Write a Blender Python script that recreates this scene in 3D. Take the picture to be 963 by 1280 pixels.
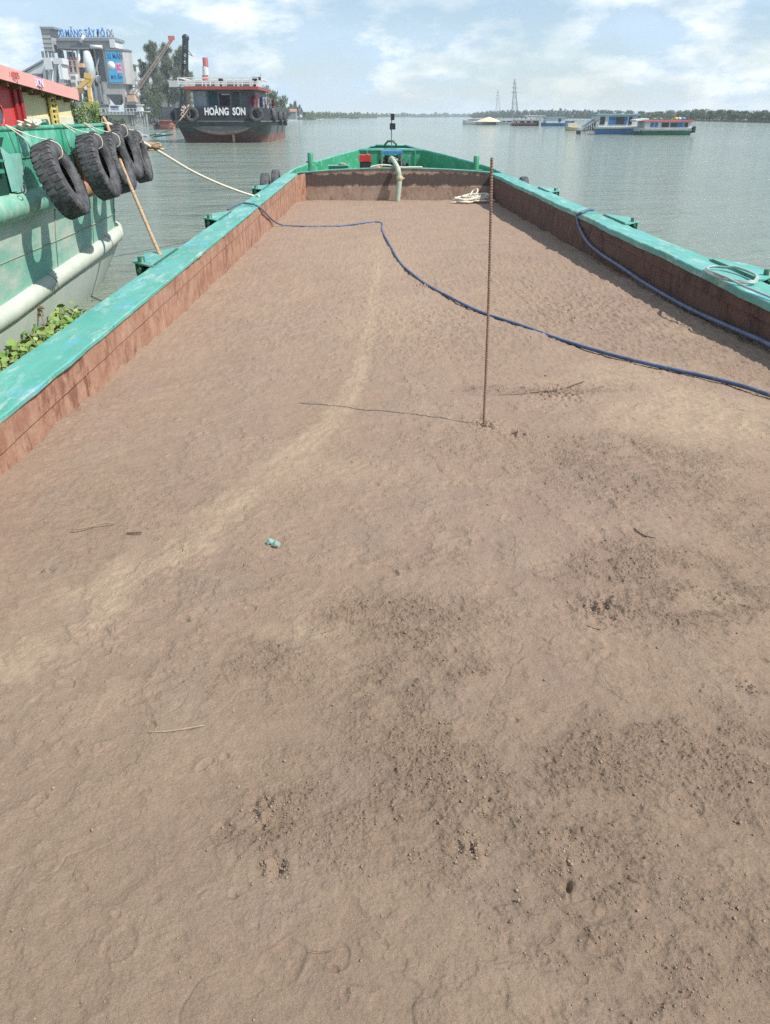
import bpy, math, random
import numpy as np
from mathutils import Vector, Matrix

R = math.radians
random.seed(7)
RNG = np.random.default_rng(7)
for o in list(bpy.data.objects):
    bpy.data.objects.remove(o)
SC = bpy.context.scene
COL = SC.collection

# ------------------------------------------------------------------ camera
CAM_H = 3.0
PITCH, YAW, F = R(27.25), R(1.14), 961.0
cd = bpy.data.cameras.new('camera')
cd.sensor_fit = 'VERTICAL'; cd.sensor_height = 36.0; cd.lens = F / 1280 * 36.0
cd.clip_start = 0.05; cd.clip_end = 20000
cam = bpy.data.objects.new('camera', cd); COL.objects.link(cam)
cam.location = (0, 0, CAM_H); cam.rotation_euler = (R(90) - PITCH, 0, -YAW)
SC.camera = cam

# ------------------------------------------------------------------ sky, sun, exposure
SUN_EL = 51.0
SUN_DIR = Vector((1.61, -0.72, 0)).normalized() * math.cos(R(SUN_EL)) + Vector((0, 0, math.sin(R(SUN_EL))))
w = bpy.data.worlds.new('World'); SC.world = w; w.use_nodes = True
nt = w.node_tree; nt.nodes.clear()
def N(t, ty, **kw):
    n = t.nodes.new(ty)
    for k, v in kw.items(): setattr(n, k, v)
    return n
out = N(nt, 'ShaderNodeOutputWorld'); bg = N(nt, 'ShaderNodeBackground')
sky = N(nt, 'ShaderNodeTexSky', sky_type='NISHITA', sun_disc=False)
sky.sun_elevation = R(SUN_EL); sky.sun_rotation = R(114); sky.air_density = 1.0; sky.dust_density = 0.4; sky.ozone_density = 3.0
tc = N(nt, 'ShaderNodeTexCoord')
mp = N(nt, 'ShaderNodeMapping'); mp.inputs['Scale'].default_value = (1.0, 1.0, 2.5); mp.inputs['Location'].default_value = (0.35, 0.2, 0.15)
nt.links.new(tc.outputs['Generated'], mp.inputs['Vector'])
n1 = N(nt, 'ShaderNodeTexNoise'); n1.inputs['Scale'].default_value = 6.6; n1.inputs['Detail'].default_value = 9; n1.inputs['Roughness'].default_value = 0.58
n2 = N(nt, 'ShaderNodeTexNoise'); n2.inputs['Scale'].default_value = 11.0; n2.inputs['Detail'].default_value = 7; n2.inputs['Roughness'].default_value = 0.6
nt.links.new(mp.outputs[0], n1.inputs['Vector']); nt.links.new(mp.outputs[0], n2.inputs['Vector'])
cr = N(nt, 'ShaderNodeValToRGB'); cr.color_ramp.elements[0].position = 0.43; cr.color_ramp.elements[1].position = 0.62
cr.color_ramp.elements[0].color = (0.38, 0.38, 0.38, 1); cr.color_ramp.elements[1].color = (0.96, 0.96, 0.96, 1)
nt.links.new(n1.outputs['Fac'], cr.inputs[0])
cr2 = N(nt, 'ShaderNodeValToRGB')                                  # bright and grey parts of the clouds
cr2.color_ramp.elements[0].position = 0.48; cr2.color_ramp.elements[0].color = (5.0, 6.5, 8.1, 1)
cr2.color_ramp.elements[1].position = 0.63; cr2.color_ramp.elements[1].color = (9.3, 9.8, 10.1, 1)
nt.links.new(n2.outputs['Fac'], cr2.inputs[0])
mx = N(nt, 'ShaderNodeMix', data_type='RGBA')
nt.links.new(cr.outputs[0], mx.inputs[0]); nt.links.new(sky.outputs[0], mx.inputs[6]); nt.links.new(cr2.outputs[0], mx.inputs[7])
nt.links.new(mx.outputs[2], bg.inputs[0]); bg.inputs[1].default_value = 0.10
nt.links.new(bg.outputs[0], out.inputs[0])

sl = bpy.data.lights.new('sun', 'SUN'); sl.energy = 4.8; sl.angle = R(0.53); sl.color = (1.0, 0.95, 0.87)
so = bpy.data.objects.new('sun', sl); COL.objects.link(so)
so.rotation_euler = SUN_DIR.to_track_quat('Z', 'Y').to_euler(); so.location = (20, -20, 40)
vs = SC.view_settings
vs.view_transform = 'Standard'; vs.look = 'None'; vs.gamma = 1; vs.use_curve_mapping = False; vs.exposure = 0.32
SC.cycles.use_denoising = False; SC.cycles.sample_clamp_indirect = 2.0; SC.cycles.sample_clamp_direct = 12.0
SC.cycles.max_bounces = 6; SC.cycles.diffuse_bounces = 2; SC.cycles.glossy_bounces = 3; SC.cycles.volume_bounces = 1
SC.cycles.transparent_max_bounces = 6

# ------------------------------------------------------------------ pixel -> place helpers (photo pixels, 963 x 1280)
CX, CY = 481.5, 640.0
SP, CP, SY, CYW = math.sin(PITCH), math.cos(PITCH), math.sin(YAW), math.cos(YAW)
def ray(u, v):
    a = u - CX; b = F * CP + (CY - v) * SP; c = -F * SP + (CY - v) * CP
    return a * CYW + b * SY, b * CYW - a * SY, c
def P(u, v, y):                       # the point seen at (u, v) at distance y ahead
    a, b, c = ray(u, v); t = y / b
    return Vector((a * t, y, CAM_H + c * t))
def W(u, v, z=0.0):                   # the point seen at (u, v) on the level z
    a, b, c = ray(u, v); t = (z - CAM_H) / c
    return Vector((a * t, b * t, z))
def PX(u, v, x):                      # the point seen at (u, v) on the upright plane at x
    a, b, c = ray(u, v); t = x / a
    return Vector((x, b * t, CAM_H + c * t))
ky = np.array([-4, 0, 5.2, 9.3, 14, 20, 26, 34.0]); kz = np.array([.66, .65, .575, .43, .30, .18, .085, .0])
ty = np.linspace(-4, 34, 800); tz = np.interp(ty, ky, kz); ker = np.ones(61) / 61
tz = np.convolve(np.pad(tz, 30, mode='edge'), ker, 'valid')
def zs(y): return np.interp(y, ty, tz)
def S(u, v, dz=0.0):                  # the point seen at (u, v) on the sand
    z = 0.4
    for _ in range(30):
        p = W(u, v, z); z = 0.5 * z + 0.5 * float(zs(p.y))
    p = W(u, v, z); p.z = z + dz
    return p
def mpp(p): return (p - Vector((0, 0, CAM_H))).dot(Vector((SY * CP, CYW * CP, -SP))) / F   # metres per photo pixel there

# ------------------------------------------------------------------ objects
def world_loc(o):
    v = Vector((0, 0, 0))
    while o is not None: v += o.location; o = o.parent
    return v
def tag(o, label=None, cat=None, group=None, kind=None):
    if label: o['label'] = label
    if cat: o['category'] = cat
    if group: o['group'] = group
    if kind: o['kind'] = kind
    return o
def empty(name, loc, label, cat, group=None):
    o = bpy.data.objects.new(name, None); COL.objects.link(o); o.location = loc; o.empty_display_size = .2
    return tag(o, label, cat, group)
def copy_tree(o, parent=None):
    c = o.copy(); COL.objects.link(c); c.parent = parent
    for ch in list(o.children): copy_tree(ch, c)
    return c

class MB:
    def __init__(s): s.v = []; s.f = []; s.sm = []
    def add(s, vs_, fs_, smooth=False):
        b = len(s.v); s.v.extend([tuple(p) for p in vs_]); s.f.extend([tuple(i + b for i in f) for f in fs_]); s.sm.extend([smooth] * len(fs_)); return s
    def box(s, x0, x1, y0, y1, z0, z1):
        return s.add([(x0, y0, z0), (x1, y0, z0), (x1, y1, z0), (x0, y1, z0), (x0, y0, z1), (x1, y0, z1), (x1, y1, z1), (x0, y1, z1)],
                     [(0, 3, 2, 1), (4, 5, 6, 7), (0, 1, 5, 4), (1, 2, 6, 5), (2, 3, 7, 6), (3, 0, 4, 7)])
    def cbox(s, c, d, rz=0.0):
        n = len(s.v); s.box(-d[0] / 2, d[0] / 2, -d[1] / 2, d[1] / 2, -d[2] / 2, d[2] / 2)
        M = Matrix.Rotation(rz, 3, 'Z'); c = Vector(c)
        for i in range(n, len(s.v)): s.v[i] = tuple(M @ Vector(s.v[i]) + c)
        return s
    def bar(s, a, b, w_, h_=None):       # a rectangular bar from a to b
        a, b = Vector(a), Vector(b); h_ = h_ or w_; d = (b - a).normalized()
        up = Vector((0, 0, 1)) if abs(d.z) < .95 else Vector((0, 1, 0))
        x = d.cross(up).normalized(); y = x.cross(d).normalized()
        vs_ = [p + x * sx * w_ / 2 + y * sy * h_ / 2 for p in (a, b) for sx, sy in ((-1, -1), (1, -1), (1, 1), (-1, 1))]
        return s.add(vs_, [(0, 1, 2, 3), (7, 6, 5, 4), (0, 4, 5, 1), (1, 5, 6, 2), (2, 6, 7, 3), (3, 7, 4, 0)])
    def tube(s, pts, r, n=10, cap=True, smooth=True):
        pts = [Vector(p) for p in pts]; m = len(pts); rs = r if isinstance(r, (list, tuple)) else [r] * m
        vs_ = []; prev = None
        for i, p in enumerate(pts):
            t = (pts[min(i + 1, m - 1)] - pts[max(i - 1, 0)]).normalized()
            if prev is None:
                up = Vector((0, 0, 1)) if abs(t.z) < .9 else Vector((0, 1, 0)); x = t.cross(up).normalized()
            else:
                x = (prev - t * prev.dot(t)).normalized()
            prev = x; y = t.cross(x)
            for k in range(n):
                a = 2 * math.pi * k / n; vs_.append(p + (x * math.cos(a) + y * math.sin(a)) * rs[i])
        fs = [(i * n + k, i * n + (k + 1) % n, (i + 1) * n + (k + 1) % n, (i + 1) * n + k) for i in range(m - 1) for k in range(n)]
        s.add(vs_, fs, smooth)
        if cap:
            b = len(s.v) - m * n
            s.f.append(tuple(b + k for k in range(n))[::-1]); s.sm.append(False)
            s.f.append(tuple(b + (m - 1) * n + k for k in range(n))); s.sm.append(False)
        return s
    def lathe(s, prof, c=(0, 0, 0), axis='Z', n=24, smooth=True, rot=None):
        vs_ = []
        for r_, h_ in prof:
            for k in range(n):
                a = 2 * math.pi * k / n; q = Vector((r_ * math.cos(a), r_ * math.sin(a), h_))
                if axis == 'X': q = Vector((q.z, q.x, q.y))
                if axis == 'Y': q = Vector((q.x, q.z, q.y))
                if rot: q = rot @ q
                vs_.append(q + Vector(c))
        m = len(prof)
        return s.add(vs_, [(i * n + k, i * n + (k + 1) % n, (i + 1) * n + (k + 1) % n, (i + 1) * n + k) for i in range(m - 1) for k in range(n)], smooth)
    def loft(s, rows, smooth=True, close=False):
        m, n = len(rows), len(rows[0]); vs_ = [p for r_ in rows for p in r_]
        fs = []
        for i in range(m - 1):
            for k in range(n if close else n - 1):
                fs.append((i * n + k, i * n + (k + 1) % n, (i + 1) * n + (k + 1) % n, (i + 1) * n + k))
        return s.add(vs_, fs, smooth)
    def prism(s, poly, z0, z1):          # outline in x, y
        n = len(poly)
        return s.add([(x, y, z0) for x, y in poly] + [(x, y, z1) for x, y in poly],
                     [tuple(range(n))[::-1], tuple(range(n, 2 * n))] + [(i, (i + 1) % n, n + (i + 1) % n, n + i) for i in range(n)])
    def leaves(s, c, rad, n, size, aspect=0.6, droop=0.0, shell=0.55):
        c = np.array(c); rad = np.array(rad)
        d = RNG.normal(size=(n, 3)); d /= np.linalg.norm(d, axis=1)[:, None]
        r_ = shell + (1 - shell) * RNG.random((n, 1)) ** .6; r_ *= 0.75 + .35 * RNG.random((n, 1))
        p = c + d * rad * r_
        a = RNG.normal(size=(n, 3)); a[:, 2] -= droop; a /= np.linalg.norm(a, axis=1)[:, None]
        b = np.cross(a, RNG.normal(size=(n, 3))); b /= np.linalg.norm(b, axis=1)[:, None]
        sz = size * (.6 + .8 * RNG.random((n, 1))); a = a * sz; b = b * sz * aspect
        q = np.stack([p - a, p - b * .5 - a * .1, p + a, p + b * .5 - a * .1], 1).reshape(-1, 3)
        base = len(s.v); s.v.extend(map(tuple, q.tolist()))
        s.f.extend([(base + 4 * i, base + 4 * i + 1, base + 4 * i + 2, base + 4 * i + 3) for i in range(n)]); s.sm.extend([False] * n)
        return s
    def build(s, name, m, parent=None, loc=None):
        me = bpy.data.meshes.new(name)
        off = world_loc(parent) if parent else (Vector(loc) if loc is not None else Vector((0, 0, 0)))
        me.from_pydata([(a - off.x, b - off.y, c - off.z) for a, b, c in s.v], [], s.f)
        me.polygons.foreach_set('use_smooth', s.sm)
        me.materials.append(m); me.update()
        o = bpy.data.objects.new(name, me); COL.objects.link(o)
        if parent: o.parent = parent
        elif loc is not None: o.location = off
        return o

def spline(pts, k=8):                     # smooth curve through points
    pts = [Vector(p) for p in pts]; out_ = []
    q = [pts[0] * 2 - pts[1]] + pts + [pts[-1] * 2 - pts[-2]]
    for i in range(1, len(q) - 2):
        for j in range(k):
            t = j / k; a, b, c, d = q[i - 1], q[i], q[i + 1], q[i + 2]
            out_.append(.5 * ((2 * b) + (c - a) * t + (2 * a - 5 * b + 4 * c - d) * t * t + (3 * b - a - 3 * c + d) * t ** 3))
    return out_ + [pts[-1]]

# ------------------------------------------------------------------ materials
def newmat(name):
    m = bpy.data.materials.new(name); m.use_nodes = True
    t = m.node_tree; b = t.nodes['Principled BSDF']; return m, t, b
def noise(t, vec, scale, detail=5, rough=.6, sc=(1, 1, 1)):
    mp_ = N(t, 'ShaderNodeMapping'); mp_.inputs['Scale'].default_value = sc; t.links.new(vec, mp_.inputs[0])
    n = N(t, 'ShaderNodeTexNoise'); n.inputs['Scale'].default_value = scale; n.inputs['Detail'].default_value = detail; n.inputs['Roughness'].default_value = rough
    t.links.new(mp_.outputs[0], n.inputs['Vector']); return n.outputs['Fac']
def ramp(t, fac, p0, p1, c0=(0, 0, 0, 1), c1=(1, 1, 1, 1)):
    r_ = N(t, 'ShaderNodeValToRGB'); r_.color_ramp.elements[0].position = p0; r_.color_ramp.elements[1].position = p1
    r_.color_ramp.elements[0].color = c0; r_.color_ramp.elements[1].color = c1
    t.links.new(fac, r_.inputs[0]); return r_.outputs[0]
def mixc(t, fac, a, b, mode='MIX'):
    m = N(t, 'ShaderNodeMix', data_type='RGBA', blend_type=mode)
    for s_, x in ((0, fac), (6, a), (7, b)):
        if isinstance(x, (tuple, list)): m.inputs[s_].default_value = tuple(x) + ((1,) if len(x) == 3 else ())
        elif isinstance(x, (int, float)): m.inputs[s_].default_value = x
        else: t.links.new(x, m.inputs[s_])
    return m.outputs[2]
def objco(t): return N(t, 'ShaderNodeTexCoord').outputs['Object']
def bump(t, b, h, strength, dist):
    n = N(t, 'ShaderNodeBump'); n.inputs['Strength'].default_value = strength; n.inputs['Distance'].default_value = dist
    t.links.new(h, n.inputs['Height']); t.links.new(n.outputs[0], b.inputs['Normal'])
def worn(name, c1, c2, scale=3, rust=None, rust_amt=.0, rough=.6, sc=(1, 1, 1), bmp=.004, rust_sc=(1, 1, .35), dust=None, dust_amt=.0, metal=0):
    """paint with tone variation, rust patches and dust; all in object space"""
    m, t, b = newmat(name); v = objco(t)
    f = ramp(t, noise(t, v, scale, 6, .65, sc), .35, .68)
    c = mixc(t, f, c1, c2)
    if dust:
        c = mixc(t, ramp(t, noise(t, v, scale * 2.3, 7, .7, sc), 1 - dust_amt - .12, 1 - dust_amt + .08), c, dust)
    if rust:
        g = ramp(t, noise(t, v, scale * 1.6, 9, .72, rust_sc), 1 - rust_amt - .05, 1 - rust_amt + .03)
        c = mixc(t, g, c, rust)
    fine = noise(t, v, scale * 22, 3, .6, sc)
    c = mixc(t, .25, c, mixc(t, fine, (.35, .35, .35), (1, 1, 1)), 'MULTIPLY')
    t.links.new(c, b.inputs['Base Color']); b.inputs['Roughness'].default_value = rough; b.inputs['Metallic'].default_value = metal
    bump(t, b, noise(t, v, scale * 5, 6, .6, sc), .6, bmp)
    return m
def plain(name, c, rough=.6, var=.25, scale=2.0, metal=0):
    return worn(name, tuple(x * (1 - var) for x in c), c, scale, rough=rough, bmp=.002, metal=metal)
def leafmat(name, c1, c2, c3=None, rough=.6):
    m, t, b = newmat(name)
    g = N(t, 'ShaderNodeNewGeometry'); c = mixc(t, g.outputs['Random Per Island'], c1, c2)
    if c3: c = mixc(t, ramp(t, noise(t, objco(t), 3, 3), .45, .62), c, c3)
    t.links.new(c, b.inputs['Base Color']); b.inputs['Roughness'].default_value = rough
    return m

GREEN_RUST = (.20, .075, .035)
M_cap = None
def cap_mat():
    m, t, b = newmat('worn_teal_paint'); v = objco(t)
    c = mixc(t, ramp(t, noise(t, v, 1.1, 6, .65, (1, .35, 1)), .35, .65), (.06, .28, .22), (.13, .40, .345))
    c = mixc(t, ramp(t, noise(t, v, 2.2, 8, .7, (1.6, .35, 1)), .53, .65), c, (.11, .36, .43))      # bluish repaint
    c = mixc(t, ramp(t, noise(t, v, 3.4, 10, .78, (1.8, .4, 1)), .52, .66), c, (.36, .50, .46))         # pale scuffs
    c = mixc(t, ramp(t, noise(t, v, 3.1, 9, .75, (1, .6, 1)), .64, .67), c, (.035, .16, .13))         # old coat
    c = mixc(t, ramp(t, noise(t, v, 2.7, 10, .78, (1.2, .8, 1)), .64, .67), c, (.26, .13, .08))       # rust
    c = mixc(t, ramp(t, noise(t, v, 5.5, 9, .8, (1, .7, 1)), .56, .70), c, (.30, .27, .20))         # sandy dirt
    c = mixc(t, ramp(t, noise(t, v, 14, 6, .8, (2.5, .12, 1)), .62, .66), c, (.05, .19, .15))       # long scratches
    t.links.new(c, b.inputs['Base Color']); b.inputs['Roughness'].default_value = .5
    bump(t, b, noise(t, v, 9, 7, .65, (1, .5, 1)), .5, .004); return m
def rust_wall(name, c1, c2, c3, strk=1.0, mud=None, mudz=None, mudc=(.30, .22, .16), dark=None):
    """vertically streaked rusty plate"""
    m, t, b = newmat(name); v = objco(t)
    c = mixc(t, ramp(t, noise(t, v, 3.4, 11, .8, (1, 1, .8)), .40, .60), c1, c2)
    c = mixc(t, ramp(t, noise(t, v, 3.3, 10, .78, (1, 1, .5)), .52, .60), c, c3)
    c = mixc(t, ramp(t, noise(t, v, 14, 9, .78, (1, 1, .4)), .57, .70), c, tuple(min(.6, x * 1.35) for x in c2))
    if dark:
        z = N(t, 'ShaderNodeSeparateXYZ'); t.links.new(v, z.inputs[0])
        a = N(t, 'ShaderNodeMath', operation='ADD'); t.links.new(z.outputs[2], a.inputs[0])
        nn = N(t, 'ShaderNodeMath', operation='MULTIPLY_ADD'); t.links.new(noise(t, v, 2.2, 9, .78, (1, 1, .8)), nn.inputs[0]); nn.inputs[1].default_value = .75; nn.inputs[2].default_value = -.375
        t.links.new(nn.outputs[0], a.inputs[1])
        lo, hi = dark
        up = ramp(t, a.outputs[0], lo - .02, lo + .04); dn = ramp(t, a.outputs[0], hi - .05, hi + .04, (1, 1, 1, 1), (0, 0, 0, 1))
        c = mixc(t, mixc(t, 1.0, up, dn, 'MULTIPLY'), c, mixc(t, noise(t, v, 9, 6, .7, (1, 1, .3)), (.04, .03, .03), (.15, .105, .085)))
    c = mixc(t, .3, c, mixc(t, noise(t, v, 60, 4, .7), (.3, .3, .3), (1, 1, 1)), 'MULTIPLY')
    t.links.new(c, b.inputs['Base Color']); b.inputs['Roughness'].default_value = .85
    bump(t, b, noise(t, v, 14, 8, .7, (1, 1, .8)), .8, .010); return m

M_cap = cap_mat()
M_green = worn('green_deck_paint', (.03, .24, .12), (.055, .33, .19), 2.2, GREEN_RUST, .30, .45, dust=(.25, .45, .36), dust_amt=.34)
M_dgreen = worn('dark_green_steel', (.01, .085, .045), (.02, .15, .075), 6, GREEN_RUST, .34, .45)
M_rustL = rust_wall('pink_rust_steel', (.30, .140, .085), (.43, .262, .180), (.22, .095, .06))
M_rustR = rust_wall('shaded_brown_rust', (.105, .050, .036), (.17, .09, .065), (.065, .032, .028))  # darkened for the wall away from the sun; shade put into the rust colour
M_bulk = rust_wall('oily_rust_steel', (.30, .205, .155), (.40, .295, .225), (.23, .135, .10), dark=(.53, 1.03))
M_rubber = worn('old_tyre_rubber', (.030, .031, .036), (.075, .074, .080), 4, (.20, .155, .11), .33, .75, dust=(.13, .13, .135), dust_amt=.42, bmp=.003)
M_rope = worn('cream_rope', (.62, .55, .44), (.80, .74, .62), 30, rough=.9, bmp=.004)
M_ropeb = worn('brown_rope', (.34, .21, .12), (.55, .40, .27), 25, rough=.9, bmp=.003)
M_steel = worn('grey_steel', (.16, .16, .16), (.30, .30, .29), 4, GREEN_RUST, .3, .5)
M_black = worn('black_engine_steel', (.012, .012, .014), (.04, .04, .045), 8, (.10, .06, .04), .3, .4)
M_red = worn('red_enamel', (.45, .02, .02), (.60, .05, .04), 3, (.2, .06, .04), .26, .4)
M_blue = worn('blue_enamel', (.03, .16, .38), (.06, .26, .52), 4, (.3, .3, .3), .3, .4)

# ------------------------------------------------------------------ river
def build_water():
    m, t, b = newmat('river_water'); v = objco(t)
    c = mixc(t, ramp(t, noise(t, v, .02, 5, .6, (1, .35, 1)), .35, .65), (.19, .235, .19), (.23, .275, .23))
    t.links.new(c, b.inputs['Base Color']); b.inputs['Roughness'].default_value = .07; b.inputs['IOR'].default_value = 1.33
    h = None
    prev = None
    for sc, det, st, dist, an in ((.05, 4, .8, 1.6, (.45, 1, 1)), (.25, 4, .9, .75, (.4, 1, 1)), (.9, 4, 1, .30, (.45, 1, 1)), (3.2, 5, 1, .13, (.5, 1, 1)), (9.0, 4, 1, .05, (.55, 1, 1))):
        n = N(t, 'ShaderNodeBump'); n.inputs['Strength'].default_value = st; n.inputs['Distance'].default_value = dist
        t.links.new(noise(t, v, sc, det, .62, an), n.inputs['Height'])
        if prev: t.links.new(prev, n.inputs['Normal'])
        prev = n.outputs[0]
    t.links.new(prev, b.inputs['Normal'])
    mb = MB(); xs = [-9000, -2000, -400, -80, 80, 400, 2000, 9000]; ys = [-300, 0, 60, 200, 600, 2000, 12000]
    mb.loft([[(x, y, 0) for x in xs] for y in ys], False)
    tag(mb.build('water', m), 'grey green river with small wind ripples reaching the horizon', kind='structure')
build_water()

# ------------------------------------------------------------------ sand in the hold
XL, XR, YF = -2.80, 4.88, 32.9             # inner faces of the coaming
XOL, XOR, ZC = -3.26, 5.36, 1.0
_perm = RNG.permutation(512).astype(np.int32); _ang = RNG.random(512) * 2 * np.pi
_gx, _gy = np.cos(_ang).astype(np.float32), np.sin(_ang).astype(np.float32)
def pn(x, y, seed=0):
    x = np.asarray(x, np.float32); y = np.asarray(y, np.float32)
    xi = np.floor(x).astype(np.int32); yi = np.floor(y).astype(np.int32); xf = x - xi; yf = y - yi
    u = xf * xf * xf * (xf * (xf * 6 - 15) + 10); v = yf * yf * yf * (yf * (yf * 6 - 15) + 10)
    def g(dx, dy):
        h = _perm[(_perm[(xi + dx + seed * 37) & 511] + yi + dy) & 511]
        return _gx[h] * (xf - dx) + _gy[h] * (yf - dy)
    a = g(0, 0); b = g(1, 0); c = g(0, 1); d = g(1, 1)
    return ((a + (b - a) * u) + ((c + (d - c) * u) - (a + (b - a) * u)) * v) * 1.5
def sst(e0, e1, x):
    t = np.clip((x - e0) / (e1 - e0), 0, 1); return t * t * (3 - 2 * t)
def ell(X, Y, u, v, ru, rv, soft=.35, wob=0.25):          # soft patch given where it lies in the photo
    c = S(u, v); a = S(u, v - rv); b = S(u, v + rv); rx = ru * mpp(c); ry = abs(a.y - b.y) / 2; cy = (a.y + b.y) / 2
    d = np.sqrt(((X - c.x) / rx) ** 2 + ((Y - cy) / ry) ** 2)
    return lambda N_: 1 - sst(1 - soft, 1 + soft, d + wob * N_)
def line_d(X, Y, pts):                                     # distance to a polyline, and length along it
    best = np.full(X.shape, 1e9, np.float32); S_ = np.zeros(X.shape, np.float32); wd = np.zeros(X.shape, np.float32); acc = 0
    for (a, wa), (b, wb) in zip(pts[:-1], pts[1:]):
        dx, dy = b.x - a.x, b.y - a.y; L = math.hypot(dx, dy)
        t = np.clip(((X - a.x) * dx + (Y - a.y) * dy) / (L * L), 0, 1)
        px = X - (a.x + t * dx); py = Y - (a.y + t * dy); d = np.sqrt(px * px + py * py)
        sg = np.sign(px * dy - py * dx); k = d < np.abs(best)
        best = np.where(k, d * sg, best); S_ = np.where(k, acc + t * L, S_); wd = np.where(k, wa + (wb - wa) * t, wd); acc += L
    return best, S_, wd

FOOT = [(440, 1150, 18, 0), (418, 1192, 19, .3), (350, 1208, 28, -.2), (860, 1005, 22, .4), (890, 1040, 24, .4), (555, 885, 24, .2), (885, 745, 22, .1), (728, 600, 14, 0),
        (440, 745, 16, .2), (395, 780, 28, 1.2), (640, 655, 14, .5), (500, 900, 16, .9), (150, 1180, 24, .2), (690, 1205, 22, 1.1)]
def build_sand():
    # rows and columns are finer where one can step close to them
    ys = [-1.6]
    while ys[-1] < YF - .002:
        y = ys[-1]; ys.append(y + max(.0043, .60 * (max(y, 0) ** 2 + 5.8) / 1843.0) if y > 1.0 else y + (.02 if y < .6 else .0065))
    ys[-1] = YF; ys = np.array(ys, np.float64)
    xs = [XL]
    while xs[-1] < XR: xs.append(xs[-1] + (.0044 if abs(xs[-1] - .1) < 1.65 else .0074))
    xs[-1] = XR; xs = np.array(xs)
    X, Y = np.meshgrid(xs.astype(np.float32), ys.astype(np.float32)); H, Wd = X.shape
    print('sand grid', H, Wd)
    nA = pn(X / .5, Y / .5, 1); nB = pn(X / .17, Y / .17, 2); nC = pn(X / 1.6, Y / 1.9, 3); nD = pn(X / .06, Y / .06, 4)
    nn = nA + .6 * nB + .35 * nD
    # dry wheel / drag track
    tp = [(-90, 900, 92), (40, 805, 84), (140, 735, 74), (225, 680, 60), (305, 620, 46), (365, 570, 34), (415, 528, 26), (448, 470, 17), (458, 430, 14), (463, 400, 11), (470, 345, 9), (475, 300, 7)]
    tp = [(S(u, v), hw * mpp(S(u, v)) * .76) for u, v, hw in tp]
    d, s_, wd = line_d(X, Y, tp)
    track = (1 - sst(.55, 1.25, np.abs(d) / wd + .34 * nB + .22 * nD + .22 * nA)) * np.interp(s_, [0, 3, 7, 12, 20], [.80, .76, .70, .66, .5]).astype(np.float32)
    stre = .70 + .75 * pn(d / .016, s_ / 1.1, 5) + .5 * pn(d / .05, s_ / 2.0, 6)
    broken = .35 + .65 * sst(-.75, -.05, nA + .5 * nB + .35 * pn(X / .3, Y / .9, 21))
    sl1 = [(S(-40, 950), .02), (S(110, 820), .022), (S(240, 705), .02), (S(330, 640), .016)]
    d2, s2, w2 = line_d(X, Y, sl1)
    ridge = np.exp(-(d2 / .018) ** 2) * (.5 + .5 * sst(-.4, .3, pn(s2 / .15, d2 * 0, 7)))
    # patches of clods (rough) and of dry crust
    G = np.zeros_like(X)
    for (u, v, ru, rv, k) in ((640, 960, 190, 95, 1.), (760, 940, 190, 70, .65), (470, 1000, 170, 75, .55), (540, 870, 120, 60, .8), (500, 780, 110, 42, .8), (330, 840, 120, 45, .35), (840, 735, 125, 60, 1.), (800, 590, 150, 50, .75), (900, 440, 150, 60, .55),
                              (780, 400, 150, 40, .5), (700, 350, 130, 40, .35), (690, 488, 110, 8, 1.), (560, 425, 110, 40, .30), (150, 640, 190, 60, .25), (330, 1040, 60, 30, .7), (240, 730, 120, 30, .3), (905, 950, 110, 90, .6), (950, 660, 60, 50, .6),
                              (440, 1050, 140, 50, .4), (720, 1100, 170, 110, .55), (560, 1060, 60, 60, .6), (860, 1180, 180, 110, .45), (330, 820, 60, 25, .6), (110, 420 + 200, 80, 30, .3), (620, 560, 90, 22, .35), (520, 700, 60, 14, .35)):
        G = np.maximum(G, k * ell(X, Y, u, v, ru, rv, .4)(nn * 1.3))
    smooth = np.maximum(ell(X, Y, 640, 895, 100, 50, .4)(nn), ell(X, Y, 800, 850, 120, 40, .4)(nn))
    G = np.clip(G * (1 - .85 * smooth) * (1 - .8 * track * broken) + .20, 0, 1)
    G *= .35 + .65 * sst(-.45, .25, nB * .7 + nD * .4 + nA * .5)
    G = .03 + .86 * G
    # heights
    Z = zs(Y).astype(np.float32)
    Z += .022 * nC + .009 * nA + .0052 * nB + .0026 * nD
    lr = sst(.0, 1.2, X + .25 * nC) * (1 - sst(3.0, 5.0, Y))                   # raked-looking ridges toward the lower right
    ca, sa = math.cos(-.72), math.sin(-.72); U1 = X * ca + Y * sa; V1 = -X * sa + Y * ca
    Z += (.25 + .75 * lr) * (.0055 * np.abs(pn(U1 / .16 + .4 * nB, V1 / .052, 50)) + .004 * pn(U1 / .08, V1 / .030, 51)) * sst(-.5, .3, nA + .5 * nC)
    # crust plates: thin ledges where the dried skin ends, wandering hairline cracks
    pl_ = nA + .55 * nB + .30 * nD + .5 * nC; pl2 = pn(X / .33, Y / .42, 60) + .5 * nB + .3 * nD + .12 * pn(X / .025, Y / .025, 61)
    crust = sst(.02, .07, pl_ + .10 * pn(X / .025, Y / .025, 62)); crust2 = sst(.33, .37, pl2)
    Z += (.0042 * crust + .0038 * crust2) * (.4 + .6 * sst(-.3, .3, nC))
    cr_ = pn(X / .7 + .35 * nB, Y / .9 + .35 * nB, 63) + .03 * nD
    Z -= .0045 * np.exp(-(cr_ / .012) ** 2) * sst(.0, .35, pn(X / .45, Y / .45, 64))
    cr_ = pn(X / .45, Y / .30, 65) + .04 * nD
    Z -= .0035 * np.exp(-(cr_ / .018) ** 2) * sst(.15, .45, pn(X / .35, Y / .35, 66))
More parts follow.
